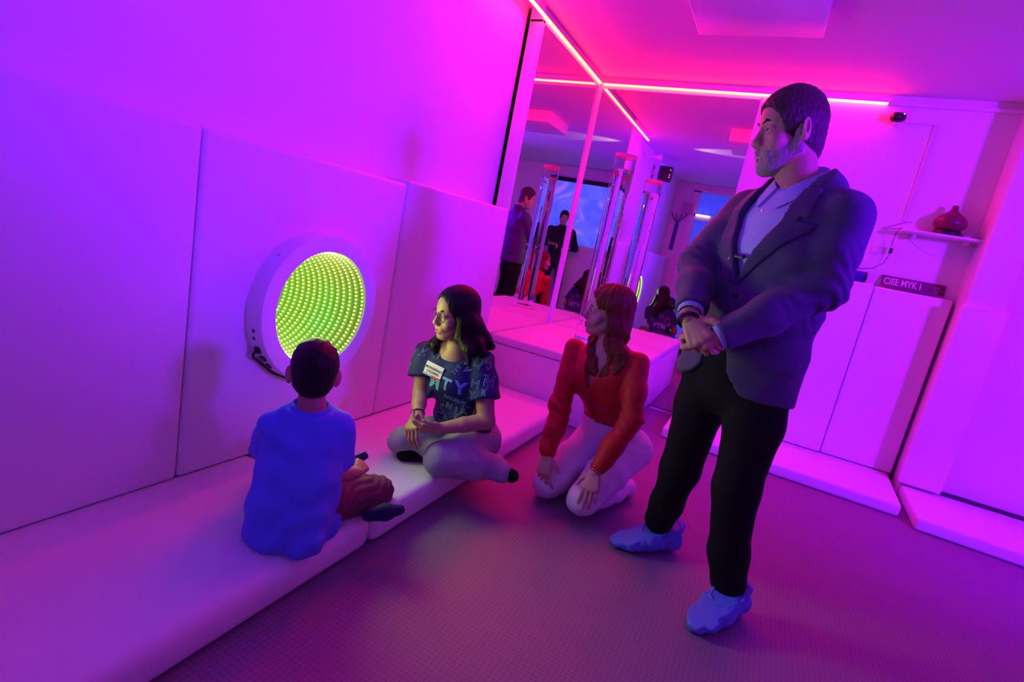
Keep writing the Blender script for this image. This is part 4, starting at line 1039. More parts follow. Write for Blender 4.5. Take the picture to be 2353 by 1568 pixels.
    # trousers: legs crossed in front
    hp_r, hp_l = B3(-.075, .02, ZM + .085), B3(.035, .04, ZM + .085)
    kn_r, kn_l = at(868, 1130, 1.475), B3(.05, .31, ZM + .10)
    an_r, an_l = B3(.06, .27, ZM + .05), B3(-.10, .20, ZM + .045)
    tr = Body()
    tr.cone(B3(.0, -.01, ZM + .10), B3(0, .0, ZM + .17), (.135, .10), (.12, .085), .02, l)
    tr.chain([hp_r, hp_r + (kn_r - hp_r) * .55, kn_r], [.080, .068, .052], .025); tr.chain([kn_r, kn_r + (an_r - kn_r) * .5, an_r], [.050, .050, .042], .025)
    tr.chain([hp_l, kn_l, an_l], [.070, .054, .042], .025)
    sdf_obj('trousers', tr, .0065, MT['pants_maroon'], root, 0, [plane((0, 0, -1), (0, 0, ZM + .003))], lambda X, Y, Z: folds(8, .003, 40)(X, Y, Z) + .0022 * np.sin(170 * (X * .75 + Y * .25 - Z * .9) + 3 * np.sin(30 * Y)))
    s_ = Body(); hl = at(845, 1192, 1.335); tp = at(918, 1172, 1.405)
    hl[2] = max(hl[2], ZM + .030); tp[2] = max(tp[2], ZM + .030)
    dd = nrm(tp - hl); sd = nrm(np.cross(dd, V3(-.5, .5, .7)))
    s_.cone(hl, hl + (tp - hl) * .55, (.024, .022), (.036, .026), .01, V3(.45, -.45, .75)); s_.cone(hl + (tp - hl) * .55, tp, (.036, .026), (.020, .018), .015, V3(.45, -.45, .75))
    sdf_obj('sock', s_, .004, MT['sock_navy'], root, 0, [plane((0, 0, -1), (0, 0, ZM + .002))])
    return root
build_boy()
a, c = at(822, 1056, 1.44), at(840, 1046, 1.46)
b = Body(); b.cone(a, c, (.020, .009), (.017, .008), .0, V3(.3, .3, .9)); 
tag(sdf_obj('handheld_toy', b, .003, material('dark_toy', (0.02, 0.03, 0.12), .5), None), 'small dark blue object held in the hand of the sitting boy', 'toy')
# ------------------------------------------------------------------ woman in a red blouse, kneeling
MT['blouse_red'] = material('red_blouse', (0.50, 0.008, 0.008), 0.6, bump=(200, .1, .001), sheen=.1)
MT['pants_white'] = material('white_trousers', (0.74, 0.72, 0.76), 0.75, bump=(500, .1, .001))
MT['hair_red'] = hair_mat('auburn_hair', (0.10, 0.026, 0.010), (0.20, 0.06, 0.022), 120)
MT['leather'] = material('brown_belt', (0.05, 0.02, 0.015), 0.4)
MT['gold'] = material('gold_metal', (0.8, 0.55, 0.2), 0.25, metal=1.0)
MT['silver'] = material('silver_metal', (0.8, 0.8, 0.82), 0.2, metal=1.0)
def build_red():
    root = empty('person', (-.52, 2.35, 0), 'woman with long auburn hair in red blouse and white trousers, kneeling on the floor', 'person')
    f = nrm(V3(-.22, -.97, 0)); l = nrm(V3(.97, -.22, 0)); up = V3(0, 0, 1)
    H = Head(at(1398, 716, 2.345), V3(-.87, -.49, -.06), (0.06, -.10, 1), .96, 1.04)
    pel = V3(-.470, 2.50, .30); wst = V3(-.510, 2.445, .43); chs = V3(-.562, 2.375, .60); nb = at(1394, 806, 2.365)
    sh_r, sh_l = at(1322, 803, 2.405), at(1468, 838, 2.335)
    el_r, wr_r = at(1287, 935, 2.285), at(1257, 1046, 2.17)
    el_l, wr_l = at(1450, 965, 2.245), at(1368, 1085, 2.125)
    kn_r, kn_l = at(1258, 1112, 2.20), at(1338, 1148, 2.13)
    kn_r[2] = max(kn_r[2], .072); kn_l[2] = max(kn_l[2], .072)
    hp_r, hp_l = pel - l * .085 + up * -.02, pel + l * .085 + up * -.02
    skin = MT['skin_fair']
    b = Body(); H.skin(b, female=True, nose=.9, jaw=.92, smile=1.0, chin=.9, ears=False); H.neck(b, nb, .045, .050)
    b.cone(nb, (chs * .45 + nb * .55), (.055, .045), (.08, .055), .03, l)
    parts = [mesh_sdf(b, .0026)]
    for sh_, el, wr, kn, n_, th, cu, dv in ((sh_r, el_r, wr_r, kn_r, V3(-.35, -.75, .75), V3(1, 0, -.1), (.35, .4, .45, .5), at(1243, 1120, 2.115) - wr_r), (sh_l, el_l, wr_l, kn_l, V3(.05, -.9, .45), V3(-1, 0, .1), (.25, .28, .32, .36), at(1354, 1130, 2.075) - wr_l)):
        a = Body(); a.chain([el + (wr - el) * .55, wr], [.030, (.024)], .01)
        hand(a, wr, dv, n_, th, .172, cu, (.62, .70, -.25), (.85, .35, -.3), spread=.10, fat=.92)
        parts.append(mesh_sdf(a, .0025))
    t = Body(); t.sections([(pel, l, .13, .10), (wst, l, .105, .08), (chs, l, .125, .085), (sh_r * .5 + sh_l * .5, l, .11, .06), (nb, l, .05, .05)], .03)
    t.chain([sh_r, el_r, wr_r], [.04, .034, .024], .02); t.chain([sh_l, el_l, wr_l], [.04, .034, .024], .02)
    t.chain([hp_r, kn_r], [.07, .045], .02); t.chain([hp_l, kn_l], [.07, .045], .02)
    parts.append(mesh_sdf(t, .010))
    body = np_mesh('body', parts, skin, root)
    H.features(body, material('lip_rose', (0.50, 0.13, 0.14), .4), material('brow_brown', (0.10, 0.04, 0.025), .6), .8, 1.0)
    # blouse
    ms = sh_r * .5 + sh_l * .5
    bl = Body()
    bl.sections([(wst + up * -.035, l, .130, .098), (wst + up * .03, l, .134, .096), (chs + up * -.03, l, .152, .102), (chs + up * .06, l, .150, .096), (ms + up * -.02 + f * -.005, l, .128, .074), (ms + up * .022, l, .100, .062), (nb + up * -.012, l, .066, .056), (nb + up * .012, l, .054, .050)], .03)
    for e in (-1, 1): bl.ell(chs + up * .015 + l * e * .060 + f * .070, (.058, .045, .058), .035, (l, f, up))
    for sh_, el, wr in ((sh_r, el_r, wr_r), (sh_l, el_l, wr_l)):
        bl.chain([sh_, sh_ + (el - sh_) * .5, el, el + (wr - el) * .5, wr + (el - wr) * .10], [.046, .046, .044, .041, .036], .024)
    d0 = nrm(ms - wst)
    def loc(X, Y, Z, o): return (X - o[0]) * l[0] + (Y - o[1]) * l[1], (X - o[0]) * f[0] + (Y - o[1]) * f[1]
    def vneck(X, Y, Z):
        x, y = loc(X, Y, Z, nb)
        w = np.clip((Z - (nb[2] - .19)) * .34, -.01, .06)
        return -np.maximum(np.abs(x) - w, -.005 - y)
    col = lambda X, Y, Z: .052 - np.sqrt(loc(X, Y, Z, nb)[0] ** 2 + loc(X, Y, Z, nb)[1] ** 2 + 0 * Z) - np.maximum(0, (nb[2] - .02 - Z) * 2)
    w1 = folds(41, .007, 46)
    def bd(X, Y, Z):
        o = w1(X, Y, Z)
        for el in (el_r, el_l):
            q = (X - el[0]) ** 2 + (Y - el[1]) ** 2 + (Z - el[2]) ** 2
            o = o + .0035 * np.exp(-q / .010) * np.sin(150 * Z + 60 * X)
        return o
    blouse = sdf_obj('blouse', bl, .0055, MT['blouse_red'], root, .004, [vneck, col, lambda X, Y, Z: np.minimum(wst[2] - .03 - Z, .150 - np.sqrt((X - wst[0]) ** 2 + (Y - wst[1]) ** 2 + 0 * Z))], bd)
    pts = [nb + f * (.068 + .028 * q) * 1.0 + up * (-.185 * q - .01) for q in (1.0,)]
    ys = [q for q in np.linspace(.0, 1.0, 5)]
    # button placket down the front
    bb = Body(); bb.sections([(wst + up * -.02, l, .130, .098), (chs + up * -.03, l, .152, .102), (chs + up * .06, l, .150, .096)], .03)
    for e in (-1, 1): bb.ell(chs + up * .015 + l * e * .060 + f * .070, (.058, .045, .058), .035, (l, f, up))
    pk = lambda X, Y, Z: mxs(np.abs(loc(X, Y, Z, nb)[0] - (Z - nb[2]) * -.02) - .014, -loc(X, Y, Z, chs)[1], Z - (nb[2] - .175), wst[2] - .02 - Z)
    sdf_obj('button_placket', bb, .0045, MT['blouse_red'], blouse, .0085, [pk], w1)
    # trousers, belt
    tr = Body()
    tr.sections([(wst + up * -.01, l, .126, .095), (wst + up * -.06 + f * -.02, l, .134, .107), (pel + up * -.03 + f * .015, l, .142, .110)], .03)
    for hp, kn, e in ((hp_r, kn_r, -1), (hp_l, kn_l, 1)):
        tr.chain([hp + l * e * .01, hp + (kn - hp) * .5, kn], [.098, .088, .070], .02)
        ank = V3(hp[0] + l[0] * e * .02, hp[1] + .07, .055)
        tr.chain([kn + V3(0, .03, -.008), kn + (ank - kn) * .5 + V3(0, 0, .0), ank], [.062, .060, .045], .02)
    sdf_obj('trousers', tr, .0065, MT['pants_white'], root, 0, [plane((0, 0, -1), (0, 0, .004)), plane((0, 0, 1), wst + up * .0)], lambda X, Y, Z: folds(43, .0055, 50)(X, Y, Z) + .002 * np.exp(-((X - hp_l[0]) ** 2 + (Y - hp_l[1] + .05) ** 2 + (Z - .28) ** 2) / .012) * np.sin(170 * Z + 50 * X))
    bt = Body(); bt.sections([(wst + up * -.036, l, .1325, .1005), (wst + up * -.010, l, .1325, .0995)], .0)
    belt = sdf_obj('belt', bt, .004, MT['leather'], root, .001, [plane((0, 0, 1), wst + up * -.010), plane((0, 0, -1), wst + up * -.036)])
    cb = wst + f * .103 + up * -.023 - l * .012
    bm = bmesh.new(); add_tube(bm, [cb + l * (.018 * math.cos(q)) + up * (.014 * math.sin(q)) + f * .002 for q in np.linspace(0, 2 * math.pi, 13)], .003, 6); obj('buckle', bm, MT['gold'], belt, True)
    # bracelets
    for wr, el in ((wr_l, el_l), (wr_r, el_r)):
        d = nrm(wr - el); lathe('bracelet', [(.0285, -.0025), (.031, 0), (.0285, .0025), (.027, 0)], wr - d * .004, MT['silver'], root, axis=d, n=24, close=True)
    lathe('earring', [(0, .006), (.005, .003), (.006, -.004), (0, -.008)], H.p(.078, -.006, -.045), MT['silver'], root, n=10)
    # shoe covers under the hips
    for e in (-1, 1):
        hp = hp_l if e > 0 else hp_r
        s_ = Body(); s_.cone(V3(hp[0] + l[0] * e * .02 - .02, hp[1] + .05, .045), V3(hp[0] + l[0] * e * .02 - .01, hp[1] + .15, .035), .038, .030, .01)
        sdf_obj('shoe_cover', s_, .005, MT['cover_blue'], root, 0, [plane((0, 0, -1), (0, 0, .003))], folds(47, .004, 70))
    # long wavy hair
    hb = Body()
    H.ell(hb, (0, -.020, .040), (.082, .106, .090), 0); H.ell(hb, (0, .022, .045), (.072, .068, .066), .02)
    H.ell(hb, (0, -.060, -.050), (.078, .062, .105), .03)
    rg = random.Random(5)
    def lock(p0, pts, r0, r1):
        P_ = [np.asarray(p, float) for p in [p0] + pts]
        out, rad = [], []
        for i in range(len(P_) - 1):
            for q in range(4):
                t_ = q / 4; p = P_[i] * (1 - t_) + P_[i + 1] * t_
                g = (i + t_) / (len(P_) - 1); s_ = g * 13 + rg.random() * .5
                out.append(p + l * .010 * math.sin(s_) * min(1, g * 3) + f * .006 * math.cos(s_ * 1.1) * min(1, g * 3)); rad.append(r0 + (r1 - r0) * g)
        out.append(P_[-1]); rad.append(r1 * .6)
        hb.chain(out, rad, .008)
    # near side: falls in front of the left shoulder to the chest
    for k in range(9):
        q = k / 8
        lock(H.p(.070, .005 - .07 * q, -.015 - .02 * q), [H.p(.078, .000 - .06 * q, -.10), at(1400 + 36 * q, 812, 2.29 - .02 * (1 - q)), at(1386 + 34 * q + 4 * rg.random(), 850 + 6 * rg.random(), 2.265), at(1382 + 26 * q, 878 + 12 * math.sin(3 * q), 2.262)], .017, .008)
    for k in range(6):
        q = k / 5
        lock(H.p(.05 - .1 * q, -.085, -.06), [H.p(.045 - .09 * q, -.095, -.13), at(1440 - 26 * q, 835, 2.42), at(1440 - 30 * q, 860, 2.44)], .020, .012)
    # far side: a lock between the cheek and the right shoulder
    for k in range(5):
        q = k / 4
        lock(H.p(-.068, .020 - .05 * q, -.03), [H.p(-.076, .015 - .05 * q, -.10), at(1352 + 14 * q, 808, 2.33), at(1352 + 16 * q, 838, 2.30), at(1362 + 14 * q, 862, 2.285)], .015, .007)
    H.ell(hb, (-.010, .100, -.030), (.073, .072, .110), .008, 's')
    H.ell(hb, (0.062, .062, -.040), (.03, .045, .055), .012, 's')
    sdf_obj('hair', hb, .0035, MT['hair_red'], root, 0, (), lambda X, Y, Z: H.strands(.0016, 15, 22, 1)(X, Y, Z) + folds(51, .002, 120, (1, 1, .4))(X, Y, Z))
    return root
build_red()

# ------------------------------------------------------------------ young woman in the printed navy t-shirt, sitting on the mat
MT['tee_navy'] = material('navy_tshirt', (0.007, 0.017, 0.10), 0.8, bump=(600, .15, .001))
MT['print_blue'] = material('pale_blue_print', (0.16, 0.42, 0.62), 0.7)
MT['print_line'] = material('fine_pale_print', (0.24, 0.50, 0.60), 0.7)
MT['pants_grey'] = material('pale_denim', (0.36, 0.35, 0.42), 0.85, bump=(500, .2, .001))
MT['badge'] = material('white_badge', (0.78, 0.78, 0.72), 0.5)
MT['badge_red'] = material('badge_red_band', (0.7, 0.06, 0.05), 0.5)
MT['badge_blue'] = material('badge_blue_band', (0.35, 0.42, 0.6), 0.5)
def build_student():
    root = empty('person', (-1.08, 1.95, ZM), 'young woman with long black hair, glasses and printed navy t-shirt, sitting on the mat', 'person')
    f = nrm(V3(.02, -1.0, 0)); l = nrm(V3(1.0, .02, 0)); up = V3(0, 0, 1)
    H = Head(at(1048, 721, 1.945), V3(-.46, -.88, -.13), (0.02, -.04, 1), .93, 1.04)
    pel = V3(-1.045, 2.05, ZM + .105); wst = V3(-1.065, 2.01, .36); chs = V3(-1.125, 1.965, .50); nb = at(1050, 812, 1.96)
    sh_r, sh_l = at(982, 808, 1.945), at(1106, 826, 1.985)
    ms = sh_r * .5 + sh_l * .5
    el_r, wr_r = at(966, 905, 1.885), at(960, 952, 1.80)
    el_l, wr_l = at(1118, 968, 1.925), at(1012, 985, 1.795)
    kn_r, kn_l = at(925, 1025, 1.83), at(1008, 1068, 1.80)
    kn_r[2] = ZM + .072; kn_l[2] = ZM + .078
    hp_r, hp_l = pel - l * .075, pel + l * .075
    skin = MT['skin_brown']
    b = Body(); H.skin(b, female=True, nose=.95, jaw=.92, smile=.6, chin=.9, ears=False); H.neck(b, nb, .044, .047)
    b.cone(nb, nb + (chs - nb) * .4 + f * .03, (.052, .042), (.075, .05), .03, l)
    parts = [mesh_sdf(b, .0026)]
    a = Body(); a.chain([sh_r + (el_r - sh_r) * .4, el_r, el_r + (wr_r - el_r) * .5, wr_r], [.042, .034, .031, .023], .01)
    hand(a, wr_r, at(946, 986, 1.745) - wr_r, V3(-.3, -.65, .7), V3(.7, -.5, .2), .168, (.45, .5, .5, .55), (.75, .55, -.3), spread=.08, fat=.92)
    parts.append(mesh_sdf(a, .0027))
    a = Body(); a.chain([sh_l + (el_l - sh_l) * .4, el_l, el_l + (wr_l - el_l) * .5, wr_l], [.044, .036, .032, .024], .01)
    hand(a, wr_l, at(968, 984, 1.745) - wr_l, V3(.1, -.75, -.65), V3(-.3, -.3, .9), .168, (.55, .65, .75, .8), (.8, .5, .1), fat=.92)
    parts.append(mesh_sdf(a, .0027))
    t = Body(); t.sections([(pel, l, .12, .09), (wst, l, .095, .07), (chs, l, .11, .075), (ms, l, .09, .05), (nb, l, .045, .045)], .03)
    ank_l = at(1128, 1092, 1.985); ank_l[2] = ZM + .045
    ank_r = at(1010, 1055, 1.90); ank_r[2] = ZM + .05
    t.chain([hp_r, kn_r], [.06, .045], .02); t.chain([hp_l, kn_l, ank_l], [.06, .045, .032], .02)
    parts.append(mesh_sdf(t, .010))
    body = np_mesh('body', parts, skin, root)
    H.features(body, material('lip_brown', (0.42, 0.15, 0.13), .4), MT['hair_black'], 1.0, .6)
    # t-shirt
    ts = Body()
    ts.sections([(pel + up * .02, l, .135, .105), (wst + up * -.04, l, .128, .098), (wst + up * .05, l, .122, .092), (chs, l, .132, .095), (ms + up * -.03, l, .128, .075), (ms + up * .020, l, .085, .056), (nb + up * -.005, l, .056, .052)], .03)
    for e in (-1, 1): ts.ell(chs + up * .02 + l * e * .055 + f * .066, (.052, .038, .052), .035, (l, f, up))
    slv = []
    for sh_, el, q, ro in ((sh_r, el_r, .62, .066), (sh_l, el_l, .66, .072)):
        d = nrm(el - sh_); e_ = sh_ + (el - sh_) * q
        ts.chain([sh_, sh_ + (el - sh_) * q * .5, e_ + d * .03], [.052, .060, ro], .02); slv.append((e_, d))
    def cutslv(X, Y, Z):
        o = -1.0
        for c, d in slv:
            q = (X - c[0]) * d[0] + (Y - c[1]) * d[1] + (Z - c[2]) * d[2]
            near = np.sqrt((X - c[0] - d[0] * .05) ** 2 + (Y - c[1] - d[1] * .05) ** 2 + (Z - c[2] - d[2] * .05) ** 2) - .105
            rad = np.sqrt((X - chs[0]) ** 2 + ((Y - chs[1] - .01) * 1.25) ** 2 + 0 * Z) - .136
            o = np.maximum(o, np.minimum(np.minimum(q, -near), rad))
        return o
    ncut = lambda X, Y, Z: .056 - np.sqrt(((X - nb[0] - f[0] * .012) * l[0] + (Y - nb[1] - f[1] * .012) * l[1]) ** 2 + ((X - nb[0] - f[0] * .012) * f[0] + (Y - nb[1] - f[1] * .012) * f[1]) ** 2 * .8 + 0 * Z) - np.maximum(0, (nb[2] - .055 - Z) * 2)
    tee = sdf_obj('t_shirt', ts, .0055, MT['tee_navy'], root, .003, [cutslv, plane(up + f * .42, nb + up * .006), plane((0, 0, -1), (0, 0, ZM + .09))], lambda X, Y, Z: folds(61, .006, 48)(X, Y, Z))
    T = bvh_of(tee)
    def put(name, txt, size, u, v, y, facing, roll, mat, bold=0, outline=0, sx=1.0):
        me = text_mesh(txt, size, bold=bold, outline=outline)
        bm = bmesh.new(); bm.from_mesh(me)
        if not outline:
            bmesh.ops.triangulate(bm, faces=bm.faces); bmesh.ops.subdivide_edges(bm, edges=[e for e in bm.edges if e.calc_length() > size * .12], cuts=2, use_grid_fill=False)
        bm.to_mesh(me); bm.free()
        fz = nrm(facing); xx = nrm(np.cross(up, fz)); yy = np.cross(fz, xx)
        xx, yy = xx * math.cos(roll) + yy * math.sin(roll), yy * math.cos(roll) - xx * math.sin(roll)
        o = np.asarray(at(u, v, y)) if not hasattr(u, '__len__') else np.asarray(u, float)
        me.transform(Matrix([[xx[0] * sx, yy[0], fz[0], o[0]], [xx[1] * sx, yy[1], fz[1], o[1]], [xx[2] * sx, yy[2], fz[2], o[2]], [0, 0, 0, 1]]))
        miss = []
        for v_ in me.vertices:
            q = Vector(v_.co); d = Vector(-fz)
            h = T.ray_cast(q - d * .16, d, .4)
            if h[0] is not None and abs(h[1].dot(d)) > .12: v_.co = h[0] + Vector(fz) * .0018; v_.select = False
            else: v_.select = True; miss.append(v_.index)
        bm = bmesh.new(); bm.from_mesh(me); bm.verts.ensure_lookup_table()
        bmesh.ops.delete(bm, geom=[bm.verts[i] for i in miss], context='VERTS'); bm.to_mesh(me); bm.free()
        me.materials.clear(); me.update()
        if name == 'line_letter': LINES.append(me); return None
        return link(name, me, mat, tee)
    LINES = []
    F_ = V3(.18, -1, .12)
    put('printed_letter', 'M', .074, 1000, 880, 1.87, F_, -.14, MT['print_blue'], .0022)
    put('printed_letter', 'T', .074, 1028, 884, 1.87, F_, -.10, MT['print_blue'], .0022)
    put('printed_letter', 'Y', .078, 1056, 894, 1.87, F_, -.06, MT['print_blue'], .0030)
    put('printed_word', 'RESUELVE', .0225, 1040, 921, 1.87, F_, -.14, MT['print_blue'], .0004)
    put('printed_letter', 'MTY', .080, (-1.075, 2.12, .42), None, None, V3(0, 1, .1), 0, MT['print_blue'], .0030)
    put('printed_line', '- - - - -', .04, (-1.075, 2.12, .365), None, None, V3(0, 1, .1), 0, MT['print_blue'], .0006)
    rg = random.Random(9); words_ = 'MTYUNSRELVKWZAHJ'
    for k in range(80):
        u, v = 950 + 24 * (k % 8) + rg.uniform(-7, 7) + 6 * (k // 8 % 2), 790 + 19.5 * (k // 8) + rg.uniform(-6, 6)
        if (983 < u < 1088 and 858 < v < 932) or (1040 < u < 1095 and v < 835) or (960 < u < 1030 and 828 < v < 875): continue
        put('line_letter', words_[rg.randrange(len(words_))], .034 + .030 * rg.random(), u, v, 1.92, F_, rg.uniform(-.5, .4), MT['print_line'], 0, .0008)
    put('line_letter', 'M', .062, 1124, 878, 1.92, V3(.5, -1, .1), -.05, MT['print_line'], 0, .0010)
    for k in range(14):
        put('line_letter', words_[rg.randrange(len(words_))], .03 + .03 * rg.random(), (-1.075 + rg.uniform(-.11, .11), 2.12, rg.uniform(.45, .56)), None, None, V3(0, 1, .1), rg.uniform(-.4, .4), MT['print_line'], 0, .0009)
    bm = bmesh.new()
    for me in LINES: bm.from_mesh(me); bpy.data.meshes.remove(me)
    obj('line_print', bm, MT['print_line'], tee)['kind'] = 'stuff'
    # name badge
    hit = T.ray_cast(Vector(CAM_C), Vector(at(998, 852, 1.9) - CAM_C).normalized(), 4)
    c = np.array(hit[0]) + np.array(hit[1]) * .008 if hit[0] is not None else at(998, 852, 1.88)
    xx = nrm(at(1022, 862, 1.9) - at(974, 838, 1.9)); fz = nrm(V3(-.05, -1, .18)); fz = nrm(fz - xx * (fz @ xx)); yy = np.cross(fz, xx)
    fr = Matrix([[xx[0], yy[0], fz[0], c[0]], [xx[1], yy[1], fz[1], c[1]], [xx[2], yy[2], fz[2], c[2]], [0, 0, 0, 1]])
    bm = bmesh.new(); add_box(bm, (-.045, -.029, -.0015), (.045, .029, .0015), .001); bd = obj('name_badge', bm, MT['badge'], root); bd.data.transform(fr)
    bm = bmesh.new(); add_box(bm, (-.045, -.029, .0016), (.000, -.021, .0019)); o = obj('badge_band', bm, MT['badge_blue'], bd); o.data.transform(fr)
    bm = bmesh.new(); add_box(bm, (.000, -.029, .0016), (.045, -.021, .0019)); o = obj('badge_band', bm, MT['badge_red'], bd); o.data.transform(fr)
    for tx, yy_ in (('MONSERRAT', .006), ('CAZARES', -.010)):
        me = text_mesh(tx, .0148, bold=.0003); me.transform(fr @ Matrix.Translation((0, yy_, .002))); link('badge_name', me, MT['black'], bd)
    # wrist band, glasses
    d = nrm(wr_r - el_r); lathe('wrist_band', [(.0275, -.003), (.030, 0), (.0275, .003), (.026, 0)], wr_r - d * .005, MT['black'], root, axis=d, n=22, close=True)
    gm = MT['black']; lens = material('lens', (.95, .97, .95), 0.0, trans=1.0, ior=1.03, spec=.8)
    g = empty('glasses', tuple(H.c)); g.parent = root; g.location = Vector(H.c) - root.location
    for e in (-1, 1):
        pts = []
        for q in np.linspace(0, 2 * math.pi, 25):
            x, z = .0245 * math.cos(q), .0205 * math.sin(q)
            x = math.copysign(abs(math.cos(q)) ** .8, math.cos(q)) * .0255; z = math.copysign(abs(math.sin(q)) ** .8, math.sin(q)) * .0215 + .002 * (math.cos(q) * e > .5) * (math.sin(q) > 0)
            pts.append(H.p(e * .0315 + x, .101 - .35 * abs(x + e * .0315) ** 1.2 , -.003 + z))
        bm = bmesh.new(); add_tube(bm, pts, .0016, 6); obj('lens_rim', bm, gm, g, True)
        vs_ = [H.p(e * .0315, .0985, -.003)] + pts[:-1]
        mesh('lens', vs_, [(0, i, i % 24 + 1) for i in range(1, 25)], lens, g)
        bm = bmesh.new(); add_tube(bm, [H.p(e * .056, .088, .008), H.p(e * .074, .05, .010), H.p(e * .078, -.01, .012)], .0016, 6); obj('temple_arm', bm, gm, g, True)
    bm = bmesh.new(); add_tube(bm, [H.p(-.008, .099, .003), H.p(0, .101, .006), H.p(.008, .099, .003)], .0016, 6); obj('bridge', bm, gm, g, True)
    # trousers
    tr = Body()
    tr.sections([(pel + up * .07, l, .118, .095), (pel + up * -.01, l, .150, .125)], .03)
    tr.chain([hp_r + up * -.005, hp_r + (kn_r - hp_r) * .5, kn_r], [.085, .078, .066], .02)
    tr.chain([hp_l + up * .0, hp_l + (kn_l - hp_l) * .5 + up * .01, kn_l], [.092, .088, .072], .02)
    k2 = kn_l + V3(.04, .02, -.006)
    tr.chain([k2, k2 + (ank_l - k2) * .5, ank_l + V3(.0, .0, .0)], [.068, .070, .058], .02)
    tr.chain([kn_r + V3(.03, .04, -.01), ank_r], [.058, .05], .02)
    tr.cone(ank_l, ank_l + V3(.045, -.01, -.01), .052, .05, .02)
    sdf_obj('trousers', tr, .006, MT['pants_grey'], root, 0, [plane((0, 0, -1), (0, 0, ZM + .003)), plane((0, 0, 1), (0, 0, pel[2] + .10))], lambda X, Y, Z: folds(67, .007, 50)(X, Y, Z) + .003 * np.exp(-((X + .93) ** 2 + (Y - 1.88) ** 2 + (Z - .2) ** 2) / .006) * np.sin(140 * (Z + .6 * X) + 3 * np.sin(40 * Y)))
    # shoes
    for a, b_, r0 in ((ank_l + V3(.045, .0, -.01), at(1176, 1100, 1.985), .036), (at(925, 1052, 1.80), at(975, 1055, 1.86), .028)):
        b_[2] = ZM + r0; a = np.array(a); a[2] = ZM + r0
        s_ = Body(); s_.cone(a, b_, r0, r0 * .8, .0)
        sdf_obj('shoe', s_, .0045, MT['trouser_black'], root, 0, [plane((0, 0, -1), (0, 0, ZM + .002))])
    # long straight black hair
    hb = Body()
    H.ell(hb, (0, -.016, .040), (.083, .106, .090), 0); H.ell(hb, (0, .020, .048), (.070, .066, .062), .02)
    H.ell(hb, (0, -.055, -.05), (.080, .062, .11), .03)
    hb.chain([H.p(.068, -.030, -.02), H.p(.076, -.035, -.10), at(1095, 795, 1.955), at(1108, 812, 1.955)], [.042, .040, .034, .020], .02)
    hb.chain([H.p(.074, .010, -.02), H.p(.078, .012, -.09), at(1076, 806, 1.90), at(1078, 838, 1.885)], [.024, .026, .024, .010], .015)
    hb.chain([H.p(.06, -.07, -.06), at(1110, 785, 2.03), at(1130, 797, 2.03)], [.05, .04, .016], .02)
    hb.chain([H.p(-.01, -.09, -.06), at(1070, 790, 2.06), at(1060, 840, 2.08)], [.06, .055, .03], .02)
    hb.chain([H.p(-.070, .0, -.02), H.p(-.078, .005, -.09), at(1000, 795, 1.915), at(1000, 812, 1.91)], [.026, .026, .020, .012], .015)
    hb.chain([H.p(-.070, -.04, -.04), H.p(-.080, -.03, -.11), at(988, 792, 1.95)], [.03, .03, .018], .015)
    H.ell(hb, (0, .098, -.030), (.068, .074, .112), .008, 's')
    sdf_obj('hair', hb, .0035, MT['hair_black'], root, 0, (), lambda X, Y, Z: H.strands(.0006, 30, 2, 2)(X, Y, Z))
    return root
build_student()
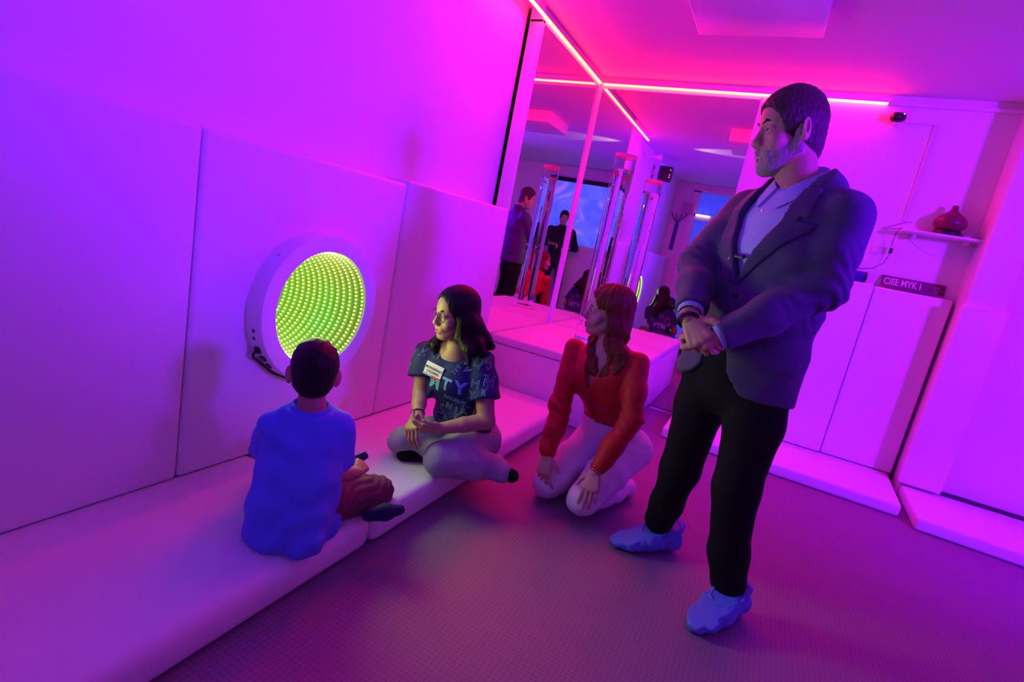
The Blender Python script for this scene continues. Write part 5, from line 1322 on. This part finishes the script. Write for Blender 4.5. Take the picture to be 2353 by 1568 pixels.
# ------------------------------------------------------------------ person behind the camera, seen only in the mirrored corner
MT['dark_clothes'] = material('dark_clothes', (0.012, 0.011, 0.02), 0.85)
def build_photographer():
    root = empty('person', (.24, -.27, 0), 'person in dark clothes standing at the rear wall, seen only in the mirrored corner', 'person')
    f = nrm(V3(-.32, .95, 0)); l = nrm(V3(-.95, -.32, 0)); up = V3(0, 0, 1); S0 = V3(.24, -.27, 0)
    def B3(x, y, z): return S0 + l * x + f * y + up * z
    H = Head(B3(0, .03, 1.62), nrm(f + V3(-.2, .1, -.2)), (0, 0, 1), .98)
    b = Body(); H.skin(b); nb = B3(0, -.01, 1.43); H.neck(b, nb)
    parts = [mesh_sdf(b, .005)]
    sh = [B3(e * .19, 0, 1.38) for e in (1, -1)]; el = [B3(.30, .04, 1.12), B3(-.30, .04, 1.12)]; wr = [B3(.17, .17, 1.10), B3(-.10, .20, 1.14)]
    for e, w_, q in zip((1, -1), wr, el):
        a = Body(); a.cone(q, w_, .036, .026, .01); hand(a, w_, f * .6 - l * e * .8, up, f, .19, (.7, .8, .8, .9)); parts.append(mesh_sdf(a, .005))
    t = Body(); t.sections([(B3(0, 0, .9), l, .13, .08), (B3(0, 0, 1.28), l, .15, .08), (B3(0, 0, 1.38), l, .14, .06), (nb, l, .05, .05)], .04)
    for s_, e in zip(sh, el): t.chain([s_, e], [.045, .038], .03)
    parts.append(mesh_sdf(t, .012))
    np_mesh('body', parts, MT['skin_warm'], root)
    hb = Body(); H.ell(hb, (0, -.014, .036), (.074, .10, .088), 0); H.ell(hb, (0, .094, -.022), (.10, .066, .09), .01, 's')
    sdf_obj('hair', hb, .006, MT['hair_black'], root, .009, [H.plane((0, .5, -.85), (0, .02, -.03))])
    t = Body(); t.sections([(B3(0, 0, .86), l, .175, .115), (B3(0, 0, 1.05), l, .165, .11), (B3(0, 0, 1.28), l, .19, .12), (B3(0, 0, 1.38), l, .18, .09), (B3(0, 0, 1.45), l, .07, .06)], .04)
    for s_, e, w_ in zip(sh, el, wr): t.chain([s_, e, e + (w_ - e) * .5], [.07, .058, .05], .03)
    sdf_obj('shirt', t, .012, MT['dark_clothes'], root)
    t = Body(); t.cone(B3(0, 0, .95), B3(0, 0, .84), (.17, .115), (.18, .12), .02, l)
    for e in (1, -1): t.chain([B3(e * .09, 0, .85), B3(e * .13, .02, .46), B3(e * .15, 0, .08)], [.095, .07, .058], .03)
    sdf_obj('trousers', t, .012, MT['dark_clothes'], root, 0, [plane((0, 0, -1), (0, 0, .05))])
    for e in (1, -1):
        t = Body(); t.cone(B3(e * .15, -.05, .045), B3(e * .17, .16, .035), .045, .034, .01)
        sdf_obj('shoe', t, .008, MT['black'], root, 0, [plane((0, 0, -1), (0, 0, .003))])
build_photographer()
